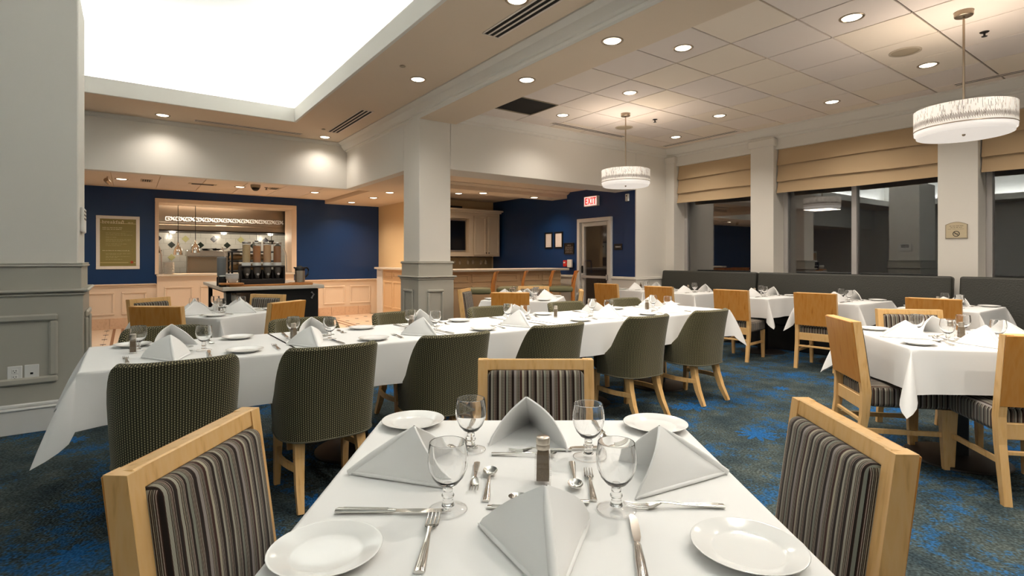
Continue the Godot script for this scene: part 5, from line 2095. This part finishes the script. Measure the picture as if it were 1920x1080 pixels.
func make_tub_chair(_k: String) -> Node3D:   # faces +z
	var t := model("tub_chair", "chair")
	var n := 44
	var outer := []
	var inner := []
	var us := []
	var h0 := 0.335
	for j in 13:
		var f := j / 12.0
		var ro := []
		var ri := []
		var len := 0.0
		for i in n + 1:
			var q := float(i) / n * 2.0 - 1.0      # -1 left front, 0 back, 1 right front
			var g := q * PI * 0.62
			var cx := signf(sin(g)) * pow(absf(sin(g)), 0.66)
			var cz := -signf(cos(g)) * pow(absf(cos(g)), 0.66)
			var front := smoothstep(-0.35, 0.35, cz)
			var top := lerpf(0.80, 0.50, smoothstep(-0.72, 0.06, cz)) + 0.012 * (1.0 - q * q) * 0.0
			var y := lerpf(h0, top, f)
			var up := (y - h0) / 0.465
			var wx := 0.262 * (0.93 + 0.07 * sin(minf(up, 1.0) * PI * 0.5)) - 0.008 * front
			var x := cx * wx
			var z := cz * 0.245 - 0.055 * up * up * (1.0 - front) - 0.0
			ro.append(Vector3(x, y, z))
			var th := lerpf(0.055, 0.04, f)
			ri.append(Vector3(x * (1.0 - th / 0.26), y, z + th * (1.0 - front) * -cz - th * 0.2 * front))
			if j == 6:
				len += 0.0 if i == 0 else (ro[i] - ro[i - 1]).length()
				us.append(len)
		outer.append(ro)
		inner.append(ri)
	var vs := []
	for j in 13:
		vs.append(j / 12.0 * 0.46)
	var mb := MB.new()
	mb.sheet(outer, false, us, vs)
	mb.sheet(inner, true, us, vs)
	var rim := []
	for e in 5:
		var row := []
		for i in n + 1:
			var a: Vector3 = outer[12][i]
			var b: Vector3 = inner[12][i]
			var f := e / 4.0
			row.append(a.lerp(b, f) + Vector3(0, 0.014 * sin(PI * f), 0))
		rim.append(row)
	mb.sheet(rim, false, us, [0.46, 0.47, 0.48, 0.49, 0.5])
	var under := [[], []]
	for i in n + 1:
		under[0].append(inner[0][i])
		under[1].append(outer[0][i])
	mb.sheet(under, false, us, [0.0, 0.05])
	for i in [0, n]:
		var ends := [[], []]
		for j in 13:
			ends[0].append(outer[j][i])
			ends[1].append(inner[j][i])
		mb.sheet(ends, i == 0, [], [])
	part("shell", mb.mesh(), M.weave, t)
	mb = MB.new()
	var pipe := []
	for i in n + 1:
		pipe.append(outer[0][i] + Vector3(0, 0.001, 0))
	mb.tube(pipe, [0.005], 6)
	part("piping", mb.mesh(), M.piping, t)
	mb = MB.new()
	mb.rbox(Vector3(0, 0.41, 0.04), Vector3(0.375, 0.135, 0.37), 0.035, Vector3(0, 0.012, 0))
	part("seat", mb.mesh(), M.weave, t)
	for s in [-1, 1]:
		mb = MB.new()
		var pts := [Vector3(s * 0.155, 0.345, -0.145), Vector3(s * 0.16, 0.24, -0.165), Vector3(s * 0.168, 0.12, -0.205), Vector3(s * 0.176, 0.0, -0.265)]
		var wd := [0.05, 0.046, 0.04, 0.03]
		for i in 3:
			mb.bar(pts[i], pts[i + 1], wd[i], wd[i], wd[i + 1], wd[i + 1])
		part("rear_leg", mb.mesh(), M.maple, t)
		mb = MB.new()
		mb.bar(Vector3(s * 0.185, 0.345, 0.17), Vector3(s * 0.19, 0.0, 0.19), 0.046, 0.046, 0.03, 0.03)
		part("front_leg", mb.mesh(), M.maple, t)
		mb = MB.new()
		var arc := []
		for i in 7:
			var f := i / 6.0
			arc.append(Vector3(s * (0.175 + 0.035 * sin(PI * f)), 0.20, lerpf(-0.195, 0.19, f)))
		for i in 6:
			mb.bar(arc[i], arc[i + 1], 0.018, 0.034)
		part("side_stretcher", mb.mesh(), M.maple, t)
	return t


func make_bar_stool(_k: String) -> Node3D:   # faces +z
	var t := model("bar_stool", "bar stool")
	var mb := MB.new()
	mb.rbox(Vector3(0, 0.735, 0.0), Vector3(0.42, 0.085, 0.42), 0.035, Vector3(0, 0.015, 0))
	part("seat", mb.mesh(), M.stool_seat, t)
	for s in [-1, 1]:
		mb = MB.new()
		mb.bar(Vector3(s * 0.17, 0.70, 0.17), Vector3(s * 0.19, 0.0, 0.19), 0.042, 0.042, 0.03, 0.03)
		part("front_leg", mb.mesh(), M.stool_wood, t)
		mb = MB.new()
		var side := PackedVector2Array([Vector2(-0.25, 0.0), Vector2(-0.195, 0.45), Vector2(-0.19, 0.72), Vector2(-0.205, 0.86), Vector2(-0.25, 1.04), Vector2(-0.285, 1.05), Vector2(-0.245, 0.86), Vector2(-0.232, 0.72), Vector2(-0.24, 0.45), Vector2(-0.285, 0.0)])
		mb.T = Transform3D(Basis(Vector3(0, 0, 1), Vector3(0, 1, 0), Vector3(-1, 0, 0)), Vector3(s * 0.175, 0, 0))
		mb.prism(side, -0.018, 0.018)
		part("rear_leg", mb.mesh(), M.stool_wood, t)
		mb = MB.new()
		mb.bar(Vector3(s * 0.18, 0.25, -0.22), Vector3(s * 0.185, 0.25, 0.18), 0.018, 0.03)
		part("side_stretcher", mb.mesh(), M.stool_wood, t)
	for face in 1:
		mb = MB.new()
		var rows := []
		var rowsb := []
		for j in 7:
			var f := j / 6.0
			var row := []
			var rowb := []
			for i in 9:
				var x := lerpf(-0.185, 0.185, i / 8.0)
				var z := -0.20 - 0.03 * (1.0 - pow(x / 0.185, 2.0)) - 0.075 * f * f
				row.append(Vector3(x, lerpf(0.84, 1.05, f), z))
				rowb.append(Vector3(x, lerpf(0.84, 1.05, f), z - 0.018))
			rows.append(row)
			rowsb.append(rowb)
		mb.sheet(rows)
		mb.sheet(rowsb, true)
		mb.sheet([rows[6], rowsb[6]])
		part("back_panel", mb.mesh(), M.stool_wood, t)
	mb = MB.new()
	mb.bar(Vector3(-0.185, 0.22, 0.185), Vector3(0.185, 0.22, 0.185), 0.03, 0.02, -1, -1, Vector3.UP)
	part("foot_rail", mb.mesh(), M.stool_wood, t)
	return t


func seat_at(kind: String, back: Vector3, turn: float, behind: float, label: String, group: String) -> void:   # placed by the middle of its back's upper edge
	put(kind, back + Vector3(sin(turn), 0, cos(turn)) * behind, turn, label, group)


func chairs() -> void:
	M.piping = mat(Color8(96, 92, 74), 0.8)
	M.stool_seat = mat(Color8(128, 126, 92), 0.7)
	M.stool_wood = wood(Color8(214, 132, 58), Color8(182, 100, 38), 0.32, 41, Vector3(6, 1.0, 6))
	var g := "wooden dining chairs with striped pads"
	var k := "striped_chair"
	seat_at(k, C(-0.692, 1.16, 0), yaw_rd(1, -0.06), 0.285, "striped chair in the left foreground showing its front pad", g)
	seat_at(k, C(0.79, 1.26, 0), yaw_rd(-1, 0.06), 0.285, "striped chair in the right foreground showing its front pad", g)
	seat_at(k, C(0.09, 2.045, 0), yaw_rd(0, -1), 0.285, "striped chair facing the viewer across the foreground table", g)
	seat_at(k, C(2.137, 3.46, 0), yaw_rd(0.98, -0.2), 0.285, "wooden chair at the left side of the right-hand table", g)
	seat_at(k, C(2.70, 2.66, 0), yaw_rd(0.2, 0.98), 0.285, "wooden chair cut by the right edge, at the right-hand table", g)
	seat_at(k, C(3.015, 4.065, 0), yaw_rd(-0.2, -0.98), 0.285, "striped chair at the far side of the right-hand table", g)
	seat_at(k, C(-2.88, 4.32, 0), yaw_rd(0.06, 1), 0.285, "wooden chair showing a plain back at the left buffet table", g)
	seat_at(k, C(-3.56, 5.23, 0), yaw_rd(0.96, -0.26), 0.285, "striped chair left behind the plain back at the buffet table", g)
	seat_at(k, C(-2.65, 5.81, 0), yaw_rd(-0.3, -0.95), 0.285, "striped chair against the dark buffet island", g)
	seat_at(k, C(-2.02, 4.81, 0), yaw_rd(-0.95, 0.3), 0.285, "wooden chair tilted to the right of the left buffet table", g)
	seat_at(k, C(-0.02, 6.09, 0), yaw_rd(0.05, 1), 0.285, "wooden chair showing a plain back at the table by the bar", g)
	seat_at(k, C(-0.62, 6.88, 0), yaw_rd(0.98, -0.2), 0.285, "chair seen edge-on at the left of the table by the bar", g)
	seat_at(k, C(0.305, 7.512, 0), yaw_rd(-0.1, -1), 0.285, "striped chair at the far side of the table by the bar", g)
	seat_at(k, C(0.86, 6.62, 0), yaw_rd(-1, 0.1), 0.285, "chair seen edge-on at the right of the table by the bar", g)
	var wn := ["nearest the right edge of the view", "second from the right along the banquette", "third from the right along the banquette", "fourth from the right along the banquette", "the farthest, beside the terrace door"]
	for i in 5:
		seat_at(k, W([1.82, 2.88, 3.79, 4.85, 5.86][i], [6.33, 6.25, 6.06, 6.0, 6.0][i], 0), yaw_ab(0.12, 1), 0.285, "wooden chair facing the windows, " + wn[i], g)
	var nth := ["first", "second", "third", "fourth", "fifth", "sixth"]
	for i in 6:
		put("tub_chair", W(2.985, [0.18, 0.86, 1.59, 2.38, 3.31, 4.13][i], 0), yaw_ab(1, [0.0, 0.0, 0.02, -0.02, 0.0, 0.0][i]), "%s olive tub chair from the left, near side of the long table" % nth[i], "olive tub chairs along the long table")
	for i in 6:
		put("tub_chair", W(3.89, [0.2, 1.05, 1.81, 2.69, 3.62, 4.49][i], 0), yaw_ab(-1, 0), "%s olive tub chair from the left, far side of the long table" % nth[i], "olive tub chairs along the long table")
	var st := ["leftmost", "second from the left", "third from the left", "rightmost"]
	for i in 4:
		put("bar_stool", W([7.33, 7.33, 7.33, 7.02][i], [4.62, 5.22, 5.82, 6.08][i], 0), yaw_ab(0.62, -0.78), "orange wooden bar stool with olive seat, " + st[i] + " at the bar", "bar stools at the bar")


# ---------------------------------------------------------------- table ware
func make_goblet(_k: String) -> Node3D:
	var t := model("water_goblet", "glass")
	var mb := MB.new()
	mb.lathe([[0.0, 0.0475], [0.010, 0.048], [0.020, 0.053], [0.031, 0.066], [0.0385, 0.084], [0.0405, 0.098], [0.0395, 0.114], [0.0365, 0.1345], [0.0358, 0.1355], [0.0350, 0.1345], [0.0378, 0.114], [0.0388, 0.098], [0.0368, 0.084], [0.0295, 0.0675], [0.018, 0.056], [0.0, 0.052]], 40)
	part("bowl", mb.mesh(), M.solid_glass, t)
	mb = MB.new()
	mb.lathe([[0.012, 0.0008], [0.036, 0.0006], [0.0385, 0.0018], [0.038, 0.0034], [0.028, 0.006], [0.016, 0.010]], 40)
	part("foot", mb.mesh(), M.glass, t)
	mb = MB.new()
	mb.lathe([[0.0366, 0.0017], [0.0372, 0.0008], [0.0384, 0.0008], [0.039, 0.0017], [0.0384, 0.0026], [0.0372, 0.0026], [0.0366, 0.0017]], 40)
	part("foot_rim", mb.mesh(), M.solid_glass, t)
	mb = MB.new()
	mb.lathe([[0.0, 0.008], [0.013, 0.0095], [0.011, 0.016], [0.0095, 0.024], [0.0125, 0.028], [0.0125, 0.031], [0.0095, 0.035], [0.0098, 0.043], [0.0095, 0.0472], [0.0, 0.0473]], 32)
	part("stem", mb.mesh(), M.solid_glass, t)
	return t


func make_plate(_k: String) -> Node3D:
	var t := model("bread_plate", "plate")
	part("plate_body", plate_mesh(0.0935, 0.017), M.porcelain, t)
	return t


func make_napkin(kind: String) -> Node3D:
	var t := model("folded_napkin", "napkin")
	var r := RandomNumberGenerator.new()
	r.seed = hash(kind)
	var R := Vector3(0, 0.001, -0.135)
	var A := Vector3(r.randf_range(-0.01, 0.01), 0.112 + r.randf_range(-0.008, 0.006), 0.02 + r.randf_range(-0.01, 0.01))
	for s in [-1.0, 1.0]:
		var tip := Vector3(s * (0.108 + r.randf_range(-0.014, 0.012)), 0.001, 0.105 + r.randf_range(-0.012, 0.012))
		var nrm := (A - R).cross(tip - R).normalized()
		if nrm.y < 0:
			nrm = -nrm
		var outer := []
		var inner := []
		var flo := r.randf_range(0.018, 0.027)
		for i in 13:
			var f := i / 12.0
			var o := []
			var q := []
			var top: Vector3 = R.lerp(A, f) + Vector3(s * 0.003, 0, 0)
			var bot: Vector3 = R.lerp(tip, f)
			for j in 11:
				var g := j / 10.0
				var p := top.lerp(bot, g) + nrm * (flo * sin(PI * g) * f * (0.7 + 0.3 * sin(f * 5.0 + flo * 300.0)))
				# the lower edge is a soft fold turned under
				var roll := maxf(0.0, (g - 0.86) / 0.14)
				p += Vector3(0, 0.0035 * sin(roll * PI) + 0.004 * (1.0 - roll) * f, 0)
				o.append(p)
				q.append(p - nrm * 0.0045 + Vector3(-s * 0.002, 0, 0))
			outer.append(o)
			inner.append(q)
		var mb := MB.new()
		mb.sheet(outer, s > 0)
		mb.sheet(inner, s < 0)
		var lip := []
		for e in 5:
			var row := []
			for j in 11:
				row.append(outer[12][j].lerp(inner[12][j], e / 4.0) + Vector3(0, 0, 0.003 * sin(PI * e / 4.0)))
			lip.append(row)
		mb.sheet(lip, s > 0)
		lip = []
		for e in 5:
			var row := []
			for i in 13:
				row.append(outer[i][10].lerp(inner[i][10], e / 4.0) + Vector3(s * 0.004 * sin(PI * e / 4.0), 0, 0))
			lip.append(row)
		mb.sheet(lip, s < 0)
		var hem := []
		for i in 13:
			hem.append(outer[i][10] + Vector3(0, 0.0035, 0))
		mb.tube(hem, [0.002, 0.0035, 0.0045, 0.0045, 0.0045, 0.0045, 0.0045, 0.0045, 0.0045, 0.0045, 0.0045, 0.004, 0.0015], 8)
		part("folded_side", mb.mesh(), M.napkin, t)
	var mb2 := MB.new()
	mb2.tube([R + Vector3(0, 0.003, 0), R.lerp(A, 0.35) + Vector3(0, 0.003, 0), R.lerp(A, 0.7) + Vector3(0, 0.002, 0), A], [0.007, 0.0085, 0.0075, 0.004], 10)
	part("ridge_fold", mb2.mesh(), M.napkin, t)
	return t


func make_fork(_k: String) -> Node3D:   # tines towards +z
	return fork_model("dinner_fork", 1.0)


func make_dessert_fork(_k: String) -> Node3D:
	return fork_model("dessert_fork", 0.82)


func fork_model(called: String, s: float) -> Node3D:
	var t := model(called, "fork")
	var mb := MB.new()
	mb.tube([Vector3(0, 0.003, -0.1) * s, Vector3(0, 0.004, -0.075) * s, Vector3(0, 0.006, -0.02) * s, Vector3(0, 0.010, 0.012) * s, Vector3(0, 0.011, 0.028) * s], [0.0095 * s, 0.0088 * s, 0.0055 * s, 0.0036 * s, 0.005 * s], 10, 0.34)
	for k in 3:
		mb.tube([Vector3(-0.004 + 0.004 * k, 0.0065, -0.09) * s, Vector3(-0.002 + 0.002 * k, 0.0082, -0.02) * s], [0.001 * s], 5)
	part("handle", mb.mesh(), M.chrome, t)
	mb = MB.new()
	var rows := []
	for q in [[0.024, 0.004, 0.0105], [0.034, 0.0095, 0.008], [0.046, 0.0122, 0.0035], [0.056, 0.0125, 0.002]]:
		var row := []
		for i in 7:
			var f := i / 3.0 - 1.0
			row.append(Vector3(q[1] * f, q[2] + 0.0018 * f * f, q[0]) * s)
		rows.append(row)
	mb.sheet(rows, true)
	var low := []
	for row in rows:
		var l2 := []
		for p in row:
			l2.append(p - Vector3(0, 0.0016, 0))
		low.append(l2)
	mb.sheet(low)
	part("head", mb.mesh(), M.chrome, t)
	for k in 4:
		mb = MB.new()
		var x := -0.0108 + 0.0072 * k
		mb.tube([Vector3(x, 0.0022, 0.054) * s, Vector3(x, 0.003, 0.076) * s, Vector3(x * 0.96, 0.0075, 0.099) * s], [0.0019 * s, 0.0017 * s, 0.001 * s], 6)
		part("tine", mb.mesh(), M.chrome, t)
	return t


func make_knife(_k: String) -> Node3D:   # blade towards +z
	var t := model("table_knife", "knife")
	var mb := MB.new()
	mb.tube([Vector3(0, 0.005, -0.115), Vector3(0, 0.005, -0.11), Vector3(0, 0.005, -0.05), Vector3(0, 0.005, -0.005), Vector3(0, 0.005, 0.004)], [0.006, 0.0092, 0.0085, 0.0068, 0.005], 10, 0.5)
	for k in 3:
		mb.tube([Vector3(-0.004 + 0.004 * k, 0.009, -0.10), Vector3(-0.003 + 0.003 * k, 0.0085, -0.012)], [0.0011], 5)
	part("handle", mb.mesh(), M.chrome, t)
	mb = MB.new()
	var out := PackedVector2Array([Vector2(-0.004, 0.0), Vector2(-0.0085, 0.022), Vector2(-0.0095, 0.06), Vector2(-0.0085, 0.088), Vector2(-0.0035, 0.104), Vector2(0.003, 0.107), Vector2(0.0065, 0.10), Vector2(0.0065, 0.03), Vector2(0.0045, 0.0)])
	mb.T = Transform3D(Basis(Vector3(1, 0, 0), Vector3(0, 0, 1), Vector3(0, -1, 0)), Vector3(0, 0.005, 0))
	mb.prism(out, -0.0008, 0.0008)
	part("blade", mb.mesh(), M.chrome, t)
	return t


func make_spoon(_k: String) -> Node3D:   # bowl towards +z
	var t := model("dessert_spoon", "spoon")
	var mb := MB.new()
	mb.tube([Vector3(0, 0.003, -0.085), Vector3(0, 0.004, -0.06), Vector3(0, 0.007, -0.01), Vector3(0, 0.009, 0.02), Vector3(0, 0.008, 0.034)], [0.008, 0.0075, 0.0045, 0.003, 0.004], 10, 0.34)
	part("handle", mb.mesh(), M.chrome, t)
	mb = MB.new()
	mb.T = Transform3D(Basis.from_scale(Vector3(1, 1, 1.45)), Vector3(0, 0.0, 0.056))
	mb.lathe([[0.0, 0.001], [0.009, 0.002], [0.0145, 0.006], [0.017, 0.0105], [0.0165, 0.0108], [0.0135, 0.007], [0.008, 0.0032], [0.0, 0.0022]], 22)
	part("bowl", mb.mesh(), M.chrome, t)
	return t


func shaker_model(called: String, fill: Material) -> Node3D:
	var t := model(called, "shaker")
	var mb := MB.new()
	for q in [[0.0, 0.0175, 0.0175], [0.072, 0.0155, 0.0155]]:
		pass
	mb.bar(Vector3(0, 0.0, 0), Vector3(0, 0.066, 0), 0.036, 0.036, 0.033, 0.033)
	for sx in [-1, 1]:
		for sz in [-1, 1]:
			for k in 12:
				mb.box(Vector3(sx * 0.0168, 0.008 + 0.0047 * k, sz * 0.0168), Vector3(0.004, 0.0026, 0.004), 0.0008)
	mb.bar(Vector3(0, 0.066, 0), Vector3(0, 0.076, 0), 0.033, 0.033, 0.026, 0.026)
	part("glass_body", mb.mesh(), M.glass, t)
	mb = MB.new()
	mb.bar(Vector3(0, 0.007, 0), Vector3(0, 0.064, 0), 0.028, 0.028, 0.0265, 0.0265)
	mb.bar(Vector3(0, 0.064, 0), Vector3(0, 0.0755, 0), 0.0265, 0.0265, 0.02, 0.02)
	part("contents", mb.mesh(), fill, t)
	mb = MB.new()
	mb.lathe([[0.0135, 0.074], [0.0155, 0.075], [0.0155, 0.083], [0.0145, 0.085], [0.0145, 0.087], [0.0158, 0.089], [0.0155, 0.099], [0.0135, 0.102], [0.0, 0.1025]], 28)
	part("metal_lid", mb.mesh(), M.steel, t)
	return t


func make_pepper(_k: String) -> Node3D:
	var m := mat(Color.WHITE, 0.9)
	m.albedo_texture = noise_tex(128, 0.16, [Color8(38, 30, 22), Color8(124, 104, 76), Color8(74, 60, 44), Color8(190, 168, 132)], 71, 2, false, 1.0, FastNoiseLite.TYPE_CELLULAR)
	planar(m, Vector3.ONE * 22.0)
	return shaker_model("pepper_shaker", m)


func make_salt(_k: String) -> Node3D:
	return shaker_model("salt_shaker", M.white)


func lay(edge: Vector3, turn: float, who: String, squeeze := 1.0, o := {}) -> void:   # one place setting; edge is the middle of the table's edge, +z into the table, +x the sitter's left
	var b := Basis(Vector3.UP, turn)
	var y := 0.7512
	var j := func(s: float) -> float: return rng.randf_range(-s, s)
	var at := func(x: float, z: float, h := 0.0) -> Vector3: return Vector3(edge.x, y + h, edge.z) + b * Vector3(x * squeeze, 0, z)
	var nk: Array = o.get("napkin", [0.0, 0.165])
	put("napkin%d" % (rng.randi() % 4), at.call(nk[0] + j.call(0.008), nk[1] + j.call(0.008)), turn + j.call(0.12), "white folded napkin tent at " + who, "folded white napkins")
	var q: Array = o.get("fork", [0.19, 0.216])
	put("fork", at.call(q[0] + j.call(0.01), q[1] + j.call(0.012)), turn + (q[2] if q.size() > 2 else j.call(0.08)), "dinner fork at " + who, "dinner forks")
	q = o.get("knife", [-0.165, 0.19])
	put("knife", at.call(q[0] + j.call(0.01), q[1] + j.call(0.012)), turn + (q[2] if q.size() > 2 else j.call(0.08)), "table knife at " + who, "table knives")
	q = o.get("dessert", [0.0, 0.345])
	put("dessert_fork", at.call(q[0] + 0.02, q[1] - 0.016), turn - PI / 2 + j.call(0.08), "dessert fork lying across at " + who, "dessert forks")
	put("spoon", at.call(q[0] - 0.02, q[1] + 0.016), turn + PI / 2 + j.call(0.08), "dessert spoon lying across at " + who, "dessert spoons")
	q = o.get("goblet", [-0.155, 0.33])
	put("goblet", at.call(q[0], q[1]), turn + j.call(3.0), "clear water goblet at " + who, "water goblets")
	q = o.get("plate", [0.355, 0.15])
	if not o.has("no_plate"):
		put("plate", at.call(q[0] + j.call(0.006), q[1] + j.call(0.006)), turn, "small white bread plate at " + who, "bread plates")


func settings() -> void:
	# the foreground table
	var c := Vector2(0.0525, 1.2)
	lay(C(c.x, c.y - 0.465, 0), yaw_rd(0, 1), "the nearest place of the foreground table", 1.0, {"goblet": [-0.155, 0.327], "plate": [0.37, 0.163], "fork": [0.193, 0.212, 0.02], "knife": [-0.165, 0.185, -0.14]})
	lay(C(c.x - 0.465, c.y, 0), yaw_rd(1, 0), "the left place of the foreground table", 1.0, {"goblet": [-0.138, 0.285], "plate": [0.405, 0.11], "fork": [0.19, 0.23], "knife": [-0.15, 0.19, 0.0], "napkin": [0.04, 0.165]})
	lay(C(c.x, c.y + 0.465, 0), yaw_rd(0, -1), "the far place of the foreground table", 1.0, {"goblet": [-0.16, 0.27], "plate": [0.37, 0.085], "fork": [0.20, 0.13, 0.03], "knife": [-0.17, 0.15], "napkin": [-0.01, 0.16], "dessert": [0.0, 0.295]})
	lay(C(c.x + 0.465, c.y, 0), yaw_rd(-1, 0), "the right place of the foreground table", 1.0, {"goblet": [-0.145, 0.325], "plate": [0.297, 0.12], "fork": [0.125, 0.20, 0.0], "knife": [-0.20, 0.25], "napkin": [-0.04, 0.155], "dessert": [0.0, 0.36]})
	put("pepper", C(0.0692, 1.194, 0.7515), yaw_rd(0.1, 1), "pepper shaker in the middle of the foreground table", "pepper shakers")
	# the long row
	var nth := ["first", "second", "third", "fourth", "fifth", "sixth"]
	for i in 6:
		lay(W(3.02, [0.18, 0.86, 1.59, 2.38, 3.31, 4.13][i], 0), yaw_ab(1, 0), "%s near-side place from the left, long row" % nth[i], 1.0, {"no_plate": true} if i == 0 else {})
		lay(W(3.87, [0.2, 1.0, 1.8, 2.66, 3.6, 4.45][i], 0), yaw_ab(-1, 0), "%s far-side place from the left, long row" % nth[i])
	put("plate", W(3.74, 0.02, 0.7512), 0.0, "small white bread plate at the far left end of the long row", "bread plates")
	var on := ["at the left end of the long row", "second from the left on the long row", "third from the left on the long row", "fourth from the left on the long row", "at the right end of the long row"]
	for i in 5:
		put("pepper", W(3.47, [0.02, 0.83, 1.62, 2.95, 4.12][i], 0.7515), 0.3 * i, "pepper shaker " + on[i], "pepper shakers")
	# right-hand table, left buffet table, table by the bar
	var sq := [["right-hand table", C(2.784, 3.35, 0), yaw_rd(0.2, 0.98)], ["left buffet table", C(-2.79, 5.07, 0), yaw_rd(0.26, 0.966)], ["table by the bar", C(0.16, 6.82, 0), yaw_rd(0.21, 0.98)]]
	for s in sq:
		for k in 4:
			var turn: float = s[2] + k * PI / 2
			var p: Vector3 = s[1]
			lay(p - Vector3(sin(turn), 0, cos(turn)) * 0.455, turn, "the %s place of the %s" % [["near", "right", "far", "left"][k], s[0]])
		var off := Basis(Vector3.UP, s[2]) * Vector3(0.03, 0, 0)
		put("salt", s[1] + Vector3(0, 0.7515, 0) + off, s[2], "salt shaker on the " + s[0], "salt shakers")
		put("pepper", s[1] + Vector3(0, 0.7515, 0) - off, s[2], "pepper shaker on the " + s[0], "pepper shakers")
	var wn := ["first", "second", "third", "fourth", "fifth"]
	for i in 5:
		var a: float = [1.84, 2.86, 3.88, 4.95, 5.88][i]
		lay(W(a, 6.50, 0), yaw_ab(0, 1), "the chair side, %s banquette table from the right" % wn[i], 0.62, {"plate": [0.36, 0.13]})
		lay(W(a, 7.42, 0), yaw_ab(0, -1), "the wall side, %s banquette table from the right" % wn[i], 0.62, {"plate": [0.36, 0.13]})
		put("pepper", W(a + 0.12, 6.97, 0.7515), 0.0, "pepper shaker on the %s banquette table from the right" % wn[i], "pepper shakers")
